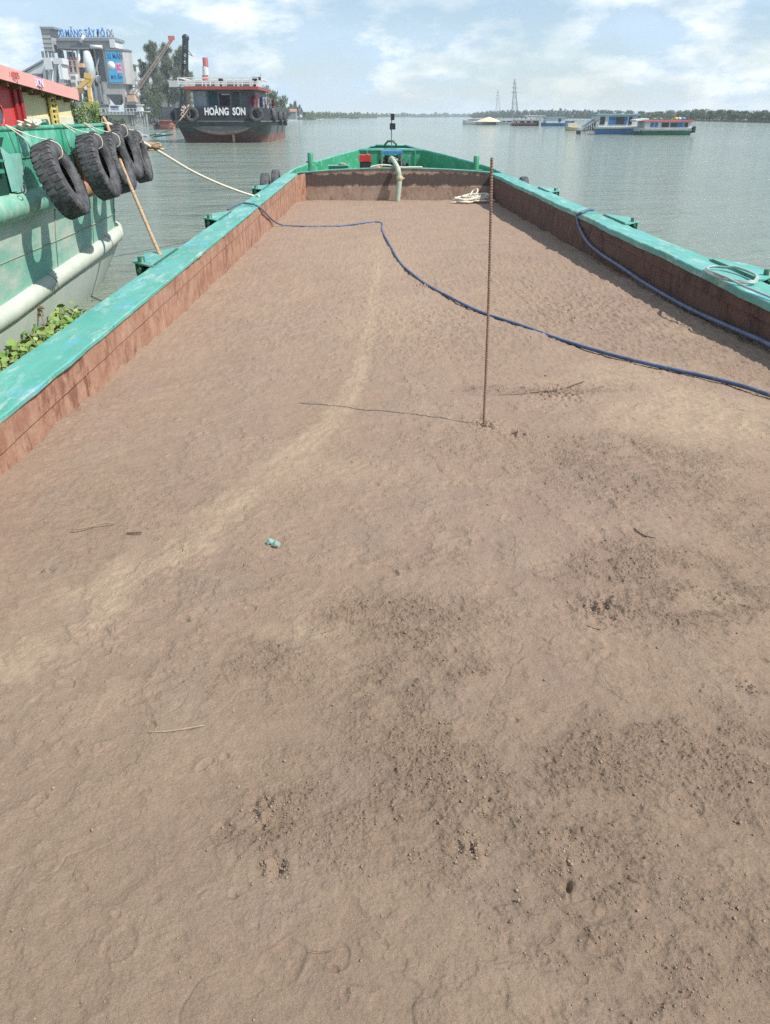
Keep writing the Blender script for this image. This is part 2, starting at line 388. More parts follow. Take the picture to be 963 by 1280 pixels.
    for k in range(800):                                    # dents, heel marks and drip holes
        y_ = 1.15 + 11 * random.random() ** 1.25; x_ = random.uniform(-.62, .62) * (y_ + 1.4); r_ = random.choice((.008, .010, .012, .014, .018, .022, .03, .04 if y_ > 2 else .02)) * (1 + y_ * .05)
        a0, a1 = np.searchsorted(xs, (x_ - 2 * r_, x_ + 2 * r_)); b0, b1 = np.searchsorted(ys, (y_ - 2 * r_, y_ + 2 * r_))
        if a1 - a0 < 3 or b1 - b0 < 3: continue
        sx, sy_ = X[b0:b1, a0:a1] - x_, Y[b0:b1, a0:a1] - y_; an = random.random() * 3.14; el = random.uniform(1, 2.2)
        ux = sx * math.cos(an) + sy_ * math.sin(an); uy = (-sx * math.sin(an) + sy_ * math.cos(an)) * el; e = np.sqrt(ux * ux + uy * uy) / r_ + .22 * nD[b0:b1, a0:a1]
        dp = min(.009, r_ * random.uniform(.10, .32)); cut = 1 - .9 * sst(-.2, .5, ux / r_) if random.random() < .5 else 1.0
        Z[b0:b1, a0:a1] += (-dp * (1 - sst(.65, 1.0, e)) + dp * .35 * np.exp(-((e - 1.12) / .14) ** 2)) * cut
    edge = np.exp(-(X - XL) / .22) + np.exp(-(XR - X) / .22)
    Z += edge * (.035 * pn(Y / .55, X * 0 + .5, 8) + .018 * pn(Y / .16, X * 0 + .5, 9) + .02)
    ca, sa = math.cos(-.72), math.sin(-.72)
    U1 = X * ca + Y * sa; V1 = -X * sa + Y * ca
    iso = pn(X / .021, Y / .021, 10) + .6 * pn(X / .0105, Y / .0105, 11)
    ani = pn(U1 / .044, V1 / .0185, 12) + .6 * pn(U1 / .016, V1 / .0095, 13)
    k = sst(-.2, .4, pn(X / .9, Y / .9, 14) + .35 * (X > .6) * (Y < 4.5))
    g = iso * (1 - k) + ani * k
    big = pn(X / .042, Y / .042, 15)
    near = 1 / (1 + (np.maximum(Y - 6, 0) / 10) ** 2)
    Z += G * (.0145 * np.minimum(np.abs(g), .75) + .0045 * g + .0075 * big + .006 * np.abs(pn(X / .030, Y / .034, 41)))
    Z -= G * .012 * sst(.50, .9, pn(X / .019, Y / .019, 30) + .35 * iso) * sst(-.25, .3, pn(X / .12, Y / .12, 31))
    Z -= .012 * sst(.93, 1.15, pn(X / .035, Y / .03, 32) + .3 * pn(X / .4, Y / .4, 33))
    far = sst(6, 12, Y)                                     # larger clods that still read further off
    Z += far * (G + .12) * .026 * (pn(X / .09, Y / .16, 16) + .6 * pn(X / .05, Y / .08, 17))
    Z += .0011 * pn(X / .013, Y / .013, 18)
    # brushed smooth zone and track relief
    Z -= smooth * .0015 * pn(U1 / .3, V1 / .02, 19)
    Z += track * broken * (.004 + .0016 * (stre - .7)) + ridge * .0022
    # trodden spots
    for (u, v, r_, dmp) in ((750, 760, 24, .02), (345, 1082, 14, .018), (590, 1062, 12, .03), (708, 1105, 10, .02), (530, 358, 8, .03), (607, 531, 14, .02), (648, 542, 9, .03), (330, 1010, 22, .015), (695, 492, 26, .02), (58, 712, 6, .02), (940, 860, 12, .015)):
        c = S(u, v); rr = r_ * mpp(c) * 1.25; e = np.exp(-(((X - c.x) / rr) ** 2 + ((Y - c.y) / (rr * 1.1)) ** 2))
        Z += e * dmp * (1.7 * pn(X / .045, Y / .06, 20) - .2 + .5 * pn(X / .02, Y / .02, 22))
    for (px_, wd_, dp_) in (((965, 690), (880, 640), .01, ) if False else ()): pass
    for pts_, wd_, dp_ in (([(392, 500), (470, 512), (560, 522)], .010, .004), ([(600, 860), (640, 830), (690, 800)], .010, .003), ([(930, 1000), (820, 900), (740, 850)], .012, .004), ([(0, 960), (120, 900), (260, 840)], .014, .003), ([(560, 1095), (600, 1112), (640, 1125)], .008, .004), ([(250, 1120), (330, 1040), (420, 990)], .012, .003), ([(710, 1040), (706, 1080), (712, 1125)], .012, .010), ([(880, 1280), (800, 1180), (760, 1120)], .012, .004), ([(480, 640), (560, 665), (640, 660)], .010, .003), ([(120, 560), (220, 600), (330, 606)], .012, .004)):
        q_ = [(S(u, v), wd_) for u, v in pts_]; d3, s3, w3 = line_d(X, Y, q_); d3 = d3 + .02 * nB + .01 * nD
        Z += dp_ * (np.exp(-((d3 - wd_ * 1.3) / wd_) ** 2) * .6 - np.exp(-(d3 / wd_) ** 2)) * sst(-.4, .2, nD + nB)
    # shoe prints: shallow ovals with a sharp far rim
    for i, (u, v, r_, sh) in enumerate(FOOT):
        c = S(u, v); rr = max(.032, r_ * mpp(c) * .95); an = .5 * math.sin(i * 2.3) + sh
        ux = (X - c.x) * math.cos(an) + (Y - c.y) * math.sin(an); uy = -(X - c.x) * math.sin(an) + (Y - c.y) * math.cos(an)
        e = np.sqrt((ux / rr) ** 2 + (uy / (rr * (1.0 + .3 * (i % 3)))) ** 2) + .16 * nD + .10 * nB
        ins = 1 - sst(.86, 1.0, e); dep = .0075 * (.55 + .45 * sst(-.5, .3, nB)) * (.6 + .4 * np.tanh(ux / rr * (1 if i % 2 else -1) + uy / rr))
        tread = .0010 * pn(X / .018, Y / .018, 40)
        Z += -ins * (dep - tread) + .0036 * np.exp(-((e - 1.08) / .08) ** 2) * sst(-.3, .3, nB + .3 * nA)
    # colour of the sand itself: damp, dry and crusted
    a3 = lambda c: np.array(c, np.float32)[None, None, :]
    col = np.broadcast_to(a3((.300, .214, .158)), X.shape + (3,)).copy()
    f = sst(-.35, .5, nC + .3 * nA)[..., None]; col = col * (1 - f) + a3((.282, .200, .155)) * f * 1.0
    f = (.55 * sst(6, 1.5, Y) if False else (1 - sst(1.5, 5.0, Y)) * .8)[..., None]; col = col * (1 - f) + a3((.274, .201, .145)) * f
    dry = np.clip(track * broken * (.55 + .45 * stre) , 0, 1)
    for (u, v, ru, rv, kk) in ((880, 520, 130, 45, .75), (800, 470, 120, 20, .6), (500, 400, 80, 40, .45), (480, 330, 60, 40, .35), (390, 790, 60, 14, .5), (890, 750, 30, 14, .7), (770, 500, 110, 12, .35), (860, 410, 60, 10, .4), (420, 590, 110, 22, .45), (910, 590, 40, 12, .5)):
        dry = np.maximum(dry, kk * ell(X, Y, u, v, ru, rv, .5)(nn * 1.3) * (.55 + .6 * sst(-.4, .4, nB + nD)))
    dry = np.maximum(dry, ridge * .55)
    dry = np.maximum(dry, .30 * crust2 * sst(-.2, .5, nC)); dry = np.maximum(dry, .16 * crust)
    dry = np.maximum(dry, far * .22 * sst(-.3, .5, nA + nB + pn(X / .2, Y / 1.1, 23)))
    dd = dry[..., None]; col = col * (1 - dd) + a3((.400, .303, .216)) * dd
    gg = (G * (.65 + .5 * pn(X / .025, Y / .025, 24)))[..., None]; col = col * (1 - .06 * np.clip(gg, 0, 1))
    pk = (.35 * sst(.1, .6, pn(X / .8, Y / 1.2, 25) + .4 * nB) * (1 - dry))[..., None]; col = col * (1 - pk) + a3((.272, .190, .150)) * pk
    gy = (.22 * sst(.25, .6, pn(X / .35, Y / .5, 26)) * (1 - dry))[..., None]; col = col * (1 - gy) + a3((.275, .218, .176)) * gy
    me = bpy.data.meshes.new('sand')
    me.vertices.add(H * Wd); co = np.stack([X, Y, Z], -1).astype(np.float32); me.vertices.foreach_set('co', co.ravel())
    i = np.arange((H - 1) * (Wd - 1)); r_ = i // (Wd - 1); c_ = i % (Wd - 1); a = r_ * Wd + c_
    q = np.stack([a, a + 1, a + 1 + Wd, a + Wd], 1).astype(np.int32)
    me.loops.add(q.size); me.loops.foreach_set('vertex_index', q.ravel())
    me.polygons.add(len(q)); me.polygons.foreach_set('loop_start', np.arange(0, q.size, 4, dtype=np.int32))
    me.polygons.foreach_set('use_smooth', np.ones(len(q), bool))
    at_ = me.color_attributes.new('tone', 'FLOAT_COLOR', 'POINT')
    at_.data.foreach_set('color', np.concatenate([col, np.clip(G, 0, 1)[..., None].astype(np.float32)], -1).astype(np.float32).ravel())
    me.update(calc_edges=True)
    m, t, b = newmat('river_sand'); v = objco(t)
    at2 = N(t, 'ShaderNodeVertexColor', layer_name='tone')
    gm = ramp(t, at2.outputs['Alpha'], .05, .95)                     # where the surface is cloddy
    c = mixc(t, .6, at2.outputs[0], mixc(t, noise(t, v, 150, 4, .75), (.30, .29, .28), (1.55, 1.55, 1.55)), 'MULTIPLY')
    c = mixc(t, .4, c, mixc(t, noise(t, v, 24, 6, .7), (.5, .48, .46), (1.45, 1.45, 1.45)), 'MULTIPLY')
    damp = mixc(t, 1.0, mixc(t, .15, ramp(t, noise(t, v, 48, 6, .8), 0.60, .66), (0, 0, 0)), gm, 'MULTIPLY')  # dark damp specks that also paint shade into the clods for relief
    c = mixc(t, damp, c, mixc(t, 1.0, at2.outputs[0], (.90, .88, .87), 'MULTIPLY'))
    damp_shade = ramp(t, noise(t, v, 85, 4, .8), .665, .70)  # finer dark specks, colour standing in for shaded pits
    c = mixc(t, damp_shade, c, mixc(t, 1.0, at2.outputs[0], (.66, .64, .62), 'MULTIPLY'))
    t.links.new(c, b.inputs['Base Color']); b.inputs['Roughness'].default_value = .95; b.inputs['Specular IOR Level'].default_value = .2
    h1 = mixc(t, 1.0, noise(t, v, 62, 5, .8), mixc(t, gm, (.45, .45, .45), (1, 1, 1)), 'MULTIPLY')
    n1_ = N(t, 'ShaderNodeBump'); n1_.inputs['Strength'].default_value = 1.0; n1_.inputs['Distance'].default_value = .017
    t.links.new(h1, n1_.inputs['Height'])
    n2_ = N(t, 'ShaderNodeBump'); n2_.inputs['Strength'].default_value = .9; n2_.inputs['Distance'].default_value = .0028
    t.links.new(noise(t, v, 230, 4, .7), n2_.inputs['Height']); t.links.new(n1_.outputs[0], n2_.inputs['Normal']); t.links.new(n2_.outputs[0], b.inputs['Normal'])
    me.materials.append(m)
    o = bpy.data.objects.new('sand', me); COL.objects.link(o)
    global SURF; SURF = (xs, ys, Z, G)
    tag(o, 'brown river sand filling the open hold of the barge, with clods, prints and a pale dry track', kind='structure')
build_sand()

# ------------------------------------------------------------------ the barge we stand on
BX = (XOL + XOR) / 2; HWB = (XOR - XOL) / 2
def build_barge():
    b = empty('cargo_barge', (BX, 15, 0), 'green and rusty open cargo barge carrying the sand in the foreground', 'barge')
    # hull shell around the hold and the raked bow
    st = [(-6, HWB - .03, .97), (33.2, HWB - .03, .97), (34.3, 4.05, 1.08), (35.3, 3.62, 1.18), (36.3, 3.12, 1.29), (37.3, 2.55, 1.41), (38.3, 1.90, 1.53), (39.2, 1.25, 1.64), (40.1, .72, 1.76)]
    h = MB()
    for sg in (-1, 1):
        h.loft([[(BX + sg * hw, y, zt), (BX + sg * hw * .985, y - .02, .3), (BX + sg * max(hw * .9 - .1, .2), y - .5 if y > 34 else y, -1.0)] for y, hw, zt in st], True)
    y, hw, zt = st[-1]
    h.loft([[(BX - hw, y, zt), (BX - hw * .98, y - .02, .3), (BX - .5, y - .5, -1)], [(BX + hw, y, zt), (BX + hw * .98, y - .02, .3), (BX + .5, y - .5, -1)]], False)
    h.build('hull', M_dgreen, b)
    # inside of the bow bulwark, its rail, the foredeck and the sunk deck
    g = MB()
    for sg in (-1, 1):
        rows = []
        for y, hw, zt in st[1:-1]:
            rows.append([(BX + sg * (hw - .005), y, zt), (BX + sg * (hw - .09), y - .03, zt), (BX + sg * (hw - .11), y - .04, .75)])
        g.loft(rows, False)
    g.build('bulwark', M_green, b)
    g = MB()
    for sg in (-1, 1):
        g.tube([(BX + sg * (hw - .03), y, zt + .015) for y, hw, zt in st[1:]], .035, 8)
    g.tube([(BX - .72, 40.1, 1.775), (BX + .72, 40.1, 1.775)], .035, 8)
    g.build('bulwark_rail', M_cap, b)
    g = MB(); g.prism([(BX - 4.1, 33.3), (BX + 4.1, 33.3), (BX + 3.95, 34.3), (BX + 3.0, 36.3), (BX + 1.8, 38.3), (BX + 1.5, 38.7), (BX - 1.5, 38.7), (BX - 1.8, 38.3), (BX - 3.0, 36.3), (BX - 3.95, 34.3)], .62, .74)
    g.build('bow_deck', M_green, b)
    g = MB(); g.prism([(BX - 1.45, 38.75), (BX + 1.45, 38.75), (BX + .70, 40.04), (BX - .70, 40.04)], 1.60, 1.66)
    g.build('foredeck', M_cap, b)
    g = MB(); g.box(BX - 1.43, BX + 1.43, 38.80, 38.83, .74, 1.60)
    for x in (-1.1, -.45, .45, 1.1): g.box(BX + x - .03, BX + x + .03, 38.72, 38.80, .74, 1.598)
    g.build('foredeck_bulkhead', M_green, b)
    g = MB(); g.tube([(BX - .28, 39.6, 1.66), (BX - .26, 39.6, 1.82), (BX - .13, 39.6, 1.96), (BX + .13, 39.6, 1.96), (BX + .26, 39.6, 1.82), (BX + .28, 39.6, 1.66)], .05, 8); g.box(BX - .34, BX + .34, 39.5, 39.7, 1.66, 1.70)
    g.build('bow_chock', M_dgreen, b)
    # coaming: rusty walls, each with an upper strake proud of the lower one
    def wall(x, sg, mat_):
        g = MB()
        ys = np.arange(-6, YF + .01, .5).tolist()
        for (za, zb, off) in ((.74, ZC - .02, .014), (-.35, .74, 0.0)):
            rows = []
            for y in ys:
                wv = .006 * math.sin(y * 2.1) + .005 * math.sin(y * 5.3 + 1) - off * 1.0
                rows.append([(x - sg * (-wv) if False else x - sg * wv * -1 * -1, y, zb), (x - sg * wv, y, za)])
            g.loft(rows, False)
            if off: g.loft([[(x + sg * off, y, za), (x + sg * -.03, y, za)] for y in ys], False)
        g.box(min(x - sg * .03, x - sg * .12), max(x - sg * .03, x - sg * .12), -6, YF, -.3, ZC - .03)
        wl = g.build('coaming_wall', mat_, b)
        for y in np.arange(4.3, 32, 3.1):
            g = MB(); g.tube([(x + sg * .004, y, -.2), (x + sg * .004, y + .01, .73)], .009, 6); g.build('weld_seam', mat_, wl)
        return wl
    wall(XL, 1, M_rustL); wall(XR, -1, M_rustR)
    g = MB(); ch = .75                                # corner plate on the left
    g.loft([[(XL + .01, YF - ch - .3, ZC - .02), (XL + .01, YF - ch - .3, -.3)], [(XL + .33, YF - .02, ZC + .01), (XL + .33, YF - .02, -.3)]], False)
    g.build('corner_plate', M_rustL, b)
    # front bulkhead, cambered top, lower strake proud
    def bz(x): return 1.0 + .17 * (1 - ((x - BX) / 3.9) ** 2)
    g = MB(); xs = np.linspace(XL, XR, 28)
    g.loft([[(x, YF, bz(x)) for x in xs], [(x, YF + .01, .52) for x in xs]], False)
    g.loft([[(x, YF - .022, .515) for x in xs], [(x, YF - .022, -.4) for x in xs]], False)
    g.loft([[(x, YF + .01, .52) for x in xs], [(x, YF - .022, .515) for x in xs]], False)
    g.build('front_bulkhead', M_bulk, b)
    g = MB(); xs2 = np.linspace(XL - .05, XR + .05, 28)
    g.loft([[(x, YF - .03, bz(x) + .005) for x in xs2], [(x, YF - .03, bz(x) + .03) for x in xs2], [(x, YF + .32, bz(x) + .03) for x in xs2]], False)
    g.build('bulkhead_cap', M_cap, b)
    for (x0, x1) in ((XOL, XL + .035), (XR - .035, XOR)):
        g = MB(); ys = np.arange(-6, 33.3, .16); jr = random.Random(int(x0 * 10) + 50)
        prof = [(x0, ZC - .10), (x0, ZC - .012), (x0 + .012, ZC), (x1 - .012, ZC), (x1, ZC - .012), (x1, ZC - .045)]
        rows = []
        for y in ys:
            wv = .008 * math.sin(y * 1.1) + .005 * math.sin(y * 2.9 + 1) + .003 * math.sin(y * 7.3); ja, jb = jr.gauss(0, .0028), jr.gauss(0, .0034); dz = jr.gauss(0, .0016); rows.append([(x + wv + (ja if q < 3 else jb), y, z + .6 * wv + (dz if q in (2, 3) else 0)) for q, (x, z) in enumerate(prof)])
        g.loft(rows, False); g.build('coaming_cap', M_cap, b)
    # brackets with a cleat under them
    for sg, lst in ((-1, (12.75, 18.4, 26.2)), (1, (11.5, 17.6, 25.1))):
        for y in lst:
            e = XOL if sg < 0 else XOR
            X = lambda d: e + sg * d
            L = .85
            g = MB()
            g.prism([(X(-.06), y - L), (X(.02), y - L), (X(.36), y - L * .55), (X(.36), y + L * .35), (X(.05), y + L), (X(-.06), y + L)][::(1 if sg > 0 else -1)], ZC + .004, ZC + .026)
            br = g.build('mooring_bracket', M_cap, b)
            g = MB()
            for yy in (y - L * .5, y - L * .05, y + L * .3): g.box(min(X(.01), X(.33)), max(X(.01), X(.33)), yy, yy + .03, .62, ZC + .002)
            g.box(min(X(.30), X(.335)), max(X(.30), X(.335)), y - L * .52, y + L * .34, .84, ZC + .001)
            g.tube([(X(.2), y - L * .5 - .12, .55), (X(.2), y - L * .5 - .12, 1.10)], .055, 12)
            g.tube([(X(.2), y - L * .5 - .30, .93), (X(.2), y - L * .5 + .06, .93)], .035, 10)
            g.build('cleat', M_dgreen, br)
            g = MB(); g.bar((X(-.055), y - L + .05, ZC + .03), (X(-.055), y + L - .1, ZC + .03), .028, .012); g.build('weld_strip', M_dgreen, br)
    # bow bollards, deck box
    for (u, v0, v1) in ((388, 191, 216), (596, 195, 217)):
        t0 = P(u, v0, 33.9); x, z = t0.x, t0.z
        g = MB(); g.lathe([(0, z), (.105, z), (.115, z - .015), (.115, .74), (.115, .70)], (x, 33.9, 0), n=20, smooth=True)
        g.tube([(x - .17, 33.9, z - .33), (x + .17, 33.9, z - .33)], .03, 8)
        g.cbox((x + .03, 33.9, 1.06), (.42, .36, .02))
        g.build('bollard', M_green, b)
    c = P(423, 211, 34.2)
    g = MB(); g.box(c.x - .38, c.x + .40, 34.0, 34.6, .74, 1.20); bx_ = g.build('deck_box', M_green, b)
    g = MB(); g.box(c.x - .42, c.x + .44, 33.96, 34.64, 1.202, 1.225); g.build('lid', M_cap, bx_)
    g = MB(); g.tube(spline([(c.x + .05, 34.2, 1.24), (c.x + .18, 34.3, 1.30), (c.x + .3, 34.2, 1.25), (c.x + .12, 34.15, 1.28), (c.x + .02, 34.3, 1.25)]), .03, 6); tag(g.build('rope_bundle', M_ropeb, loc=(c.x + .15, 34.2, 1.24)), 'small bundle of tan rope lying on the green deck box at the bow', 'rope')
build_barge()

# ------------------------------------------------------------------ tyres
def tyre_mesh(Rr=.5, wd=.28, treads=30, n=60):
    """axis along X, centre at the origin"""
    mb = MB(); h = wd / 2
    prof = [(.30, -.42), (.34, -.86), (.55, -1.0), (.80, -.98), (.93, -.90), (.985, -.74), (1.0, -.3), (1.0, .3), (.985, .74), (.93, .90), (.80, .98), (.55, 1.0), (.34, .86), (.30, .42)]
    prof = [(.50 + (r_ - .30) / .7 * .50, x) for r_, x in prof]
    rows = []
    for k in range(n + 1):
        a = 2 * math.pi * k / n
        rows.append([(x * h, Rr * r_ * math.cos(a), Rr * r_ * math.sin(a)) for r_, x in prof])
    mb.loft(rows, True)
    mb.loft([[(x * h * .8, Rr * (.575 if r_ < .6 else r_ * .93) * math.cos(2 * math.pi * k / n), Rr * (.575 if r_ < .6 else r_ * .93) * math.sin(2 * math.pi * k / n)) for r_, x in prof] for k in range(n + 1)], True)
    for k in range(treads):
        for sg in (-1, 1):
            a = 2 * math.pi * (k + .25 * sg) / treads; da = math.pi / treads * .62
            pts = []
            for x0, rr in ((sg * h * .10, 1.012), (sg * h * .82, 1.008), (sg * h * .97, .965)):
                for aa in (a - da, a + da): pts.append((x0, Rr * rr * math.cos(aa), Rr * rr * math.sin(aa)))
                for aa in (a + da, a - da): pts.append((x0, Rr * (rr - .05) * math.cos(aa), Rr * (rr - .05) * math.sin(aa)))
            mb.add(pts, [(0, 1, 2, 3), (0, 4, 5, 1), (4, 8, 9, 5), (1, 5, 6, 2), (5, 9, 10, 6), (0, 3, 7, 4), (4, 7, 11, 8), (8, 11, 10, 9)])
    return mb
def place_tyre(src, c, roll, yaw, label, group, name='tyre_fender', scale=1.0):
    o = src.copy(); COL.objects.link(o)
    o.location = c; o.rotation_mode = 'XYZ'; o.rotation_euler = (random.random() * 6, roll, yaw); o.scale = (scale,) * 3
    return tag(o, label, 'tyre', group)
TY = tyre_mesh(wd=.30, treads=34).build('tyre_fender', M_rubber)
TYS = tyre_mesh(treads=0, n=36).build('tyre_fender', M_rubber)

# ------------------------------------------------------------------ gear on the barge
def bow_gear():
    # signal mast
    c = P(490, 180, 39.3); z1 = P(490, 142.5, 39.3).z
    m = empty('signal_mast', (c.x, 39.3, 1.66), 'thin dark pole with two small black boxes standing at the tip of the bow', 'mast')
    g = MB(); g.tube([(c.x, 39.3, 1.66), (c.x - .02, 39.3, 2.4), (c.x, 39.3, z1)], .022, 8); g.build('pole', M_steel, m)
    for (zz, wv, hv) in ((z1 - .12, .17, .26), (P(490, 158, 39.3).z, .26, .26)):
        g = MB(); g.cbox((c.x + .03, 39.24, zz), (wv, .10, hv)); g.build('lamp_box', M_black, m)
    # red diesel engine on the left
    c = P(456.5, 192, 34.4); x = c.x
    e = empty('diesel_engine', (x, 34.4, .74), 'small diesel engine with a red fuel tank standing at the bow', 'engine')
    g = MB(); g.box(x - .24, x + .24, 34.1, 34.75, 1.36, 1.60); g.lathe([(.0, .05), (.05, .05), (.05, 0)], (x + .1, 34.3, 1.60), n=10); g.build('fuel_tank', M_red, e)
    g = MB(); g.box(x - .21, x + .20, 34.12, 34.7, .80, 1.358); g.box(x - .15, x + .13, 34.08, 34.12, 1.05, 1.30)
    for k in range(5): g.box(x - .19, x + .18, 34.085, 34.118, .86 + k * .04, .88 + k * .04)
    g.build('engine_block', M_black, e)
    g = MB(); g.lathe([(0, -.04), (.24, -.04), (.26, -.02), (.26, .04), (.2, .05), (0, .05)], (x + .25, 34.45, 1.08), axis='X', n=24); g.build('flywheel', M_black, e)
    g = MB(); g.lathe([(.0, -.12), (.12, -.12), (.20, -.06), (.20, .06), (.12, .12), (0, .12)], (x + .48, 34.3, 1.02), axis='Y', n=20); g.box(x + .36, x + .62, 34.2, 34.4, .74, .90); g.tube([(x + .55, 34.3, 1.1), (x + .75, 34.3, 1.18), (x + .95, 34.3, 1.05)], .05, 8)
    g.build('water_pump', worn('rusty_pump', (.30, .16, .10), (.45, .28, .18), 8, rough=.7), e)
    # winch engine in the middle with a blue hood
    c = P(490, 188, 35.0); x = c.x
    e = empty('anchor_winch', (x, 35.0, .74), 'black anchor winch engine under a blue hood at the middle of the bow', 'winch')
    g = MB(); g.box(x - .42, x + .44, 34.6, 35.4, 1.62, 1.69); g.box(x - .38, x + .40, 34.65, 35.35, 1.69, 1.73); g.build('hood', M_blue, e)
    g = MB(); g.box(x - .38, x + .36, 34.7, 35.3, .80, 1.36); g.box(x - .30, x + .26, 34.8, 35.2, 1.36, 1.55); g.tube([(x - .35, 34.68, 1.45), (x, 34.66, 1.5), (x + .3, 34.68, 1.42)], .05, 8)
    g.build('engine_block', M_black, e)
    g = MB()
    for sx in (-1, 1):
        g.bar((x + sx * .40, 34.62, .74), (x + sx * .40, 34.62, 1.62), .05); g.bar((x + sx * .40, 35.38, .74), (x + sx * .40, 35.38, 1.62), .05)
    g.bar((x - .44, 34.62, 1.12), (x + .44, 34.62, 1.12), .04); g.bar((x - .40, 34.62, 1.50), (x - .40, 35.38, 1.50), .04); g.bar((x + .40, 34.62, 1.50), (x + .40, 35.38, 1.50), .04); g.build('frame', M_steel, e)
    g = MB(); g.lathe([(0, -.05), (.28, -.05), (.28, -.02), (.12, 0), (.12, .16), (.28, .18), (.28, .2), (0, .2)], (x + .50, 35, 1.15), axis='X', n=20); g.build('drum', M_black, e)
    g = MB(); g.lathe([(0, -.04), (.22, -.04), (.22, .04), (0, .04)], (x - .50, 35, 1.2), axis='X', n=20); g.build('pulley', M_black, e)
    g = MB(); g.tube([(x - .15, 34.55, 1.38), (x + .25, 34.55, 1.40)], .06, 10); g.build('muffler', M_steel, e)
    # hose over the bulkhead
    xh = P(498, 240, YF - .45).x
    d = empty('discharge_hose', (xh, YF - .45, 0), 'pale green discharge hose hanging over the front bulkhead into the hold', 'hose')
    g = MB(); g.tube(spline([(xh - .28, 34.4, 1.38), (xh - .24, 33.9, 1.50), (xh - .16, 33.3, 1.44), (xh - .02, YF - .22, 1.20), (xh + .05, YF - .33, .82), (xh + .02, YF - .36, .45), (xh - .03, YF - .38, -.03)], 6), [.085] * 18 + [.10] * 19, 14)
    g.build('hose', worn('pale_green_canvas', (.32, .42, .32), (.52, .58, .46), 5, (.45, .36, .25), .42, .8), d)
    g = MB(); g.lathe([(.10, -.10), (.125, -.08), (.125, .08), (.10, .10)], (xh + .05, YF - .32, .84), n=16); g.tube([(xh + .03, YF - .32, .84), (xh + .24, YF - .34, .84)], .035, 8)
    g.build('coupling', worn('dusty_brass', (.40, .36, .22), (.55, .5, .33), 8, rough=.6), d)
    # pale rope lying on the cap
    g = MB(); q = [P(u, v, 33.05) for u, v in ((463, 211), (473, 208.6), (485, 208.8), (500, 210.2), (515, 210.6), (528, 211.5))]
    g.tube(spline([(p.x, 33.05 - .0 * i, 1.215 + (.07 if i in (1, 2) else 0)) for i, p in enumerate(q)]), .028, 8)
    tag(g.build('cord', M_rope, loc=(q[0].x, 33.05, 1.15)), 'pale cord lying along the top of the front bulkhead', 'cord')
bow_gear()

def tube_obj(name, pts, r, m, label, cat, k=8, n=10, group=None):
    pts = [Vector(p) for p in pts]
    g = MB(); g.tube(spline(pts, k), r, n); return tag(g.build(name, m, loc=pts[0]), label, cat, group)

# rope heap
def rope_heap():
    c = S(592, 253); rnd = random.Random(3); pts = []
    def loop(cx, cy, rx, ry, z, turns, a0=0, tilt=0):
        for k in range(int(turns * 14)):
            a = a0 + 2 * math.pi * k / 14
            pts.append((c.x + cx + rx * math.cos(a) * (1 + .1 * rnd.uniform(-1, 1)), c.y + cy + ry * math.sin(a) * (1 + .12 * rnd.uniform(-1, 1)), float(zs(c.y)) + z + tilt * math.sin(a + 1) + rnd.uniform(0, .03)))
    loop(-.35, 0, .42, .55, .05, 3); loop(-.2, .1, .38, .5, .12, 2, 1); loop(.25, 0, .45, .5, .08, 3, 2); loop(.3, .1, .35, .4, .18, 2, 3, .05)
    loop(.02, .1, .13, .2, .32, 1.2, 4, .12); loop(.1, .2, .5, .4, .22, 2, 5, .04); loop(-.3, -.1, .40, .45, .16, 2, 2, .03); loop(.65, 0, .26, .3, .06, 1.5, 0); pts.append((c.x - .95, c.y - .5, float(zs(c.y)) + .04))
    g = MB(); g.tube(spline(pts, 4), .030, 7)
    tag(g.build('rope_heap', M_rope, loc=(c.x, c.y, 0)), 'heap of cream mooring rope coiled in the far right corner of the hold', 'rope')
rope_heap()

# rebar
def rebar():
    b0 = S(605, 531); t0 = P(615, 197, b0.y); a = Vector((b0.x, b0.y, b0.z - .06)); n = 440
    m = worn('rusty_rebar', (.19, .11, .075), (.30, .19, .135), 18, rough=.8)
    pts, rs = [], []
    for i in range(n + 1):
        t = i / n; p = a.lerp(t0, t); p.x += .010 * math.sin(t * math.pi); pts.append(p); rs.append(.0098 + (.0028 if i % 4 < 2 else 0))
    g = MB(); g.tube(pts, rs, 8, smooth=False)
    tag(g.build('steel_rod', m, loc=(b0.x, b0.y, b0.z)), 'tall thin rusty ribbed steel rod stuck upright in the sand', 'rod')
rebar()

def hose_mat(name, c1, c2, mud=(.36, .27, .20), amt=.36):
    return worn(name, c1, c2, 5, mud, amt, .5, rust_sc=(1, 1, 1), bmp=.003)
M_hose = hose_mat('muddy_blue_hose', (.045, .075, .16), (.09, .15, .29), amt=.38)
# long blue hose
pts = [W(u, v, ZC + .035) for u, v in ((285, 262), (291, 258.5), (303, 254), (314, 255))] 
pts += [PX(320, 256.5, XL + .0), PX(329, 263, XL + .05), PX(342, 276, XL + .07)]
pts += [S(u, v, .030) for u, v in ((355, 282.5), (376, 284), (400, 284), (430, 283), (455, 279.5), (470, 278.3), (477.5, 280.5), (478, 288), (484, 303), (500, 328), (515, 343), (532, 356), (560, 372), (600, 391), (650, 407), (700, 426), (760, 445), (820, 459.5), (880, 473), (930, 487), (966, 498), (1010, 508), (1080, 522))]
pts = [p for p in pts if p.x < XR - .05]
hr = random.Random(6)
pts = pts[:7] + [p + Vector((hr.gauss(0, .012), hr.gauss(0, .02), hr.uniform(-.018, .0))) for p in pts[7:]]
tube_obj('water_hose', pts, .0215, M_hose, 'long muddy blue hose lying across the sand from the left coaming to the right', 'hose', k=6, n=12)
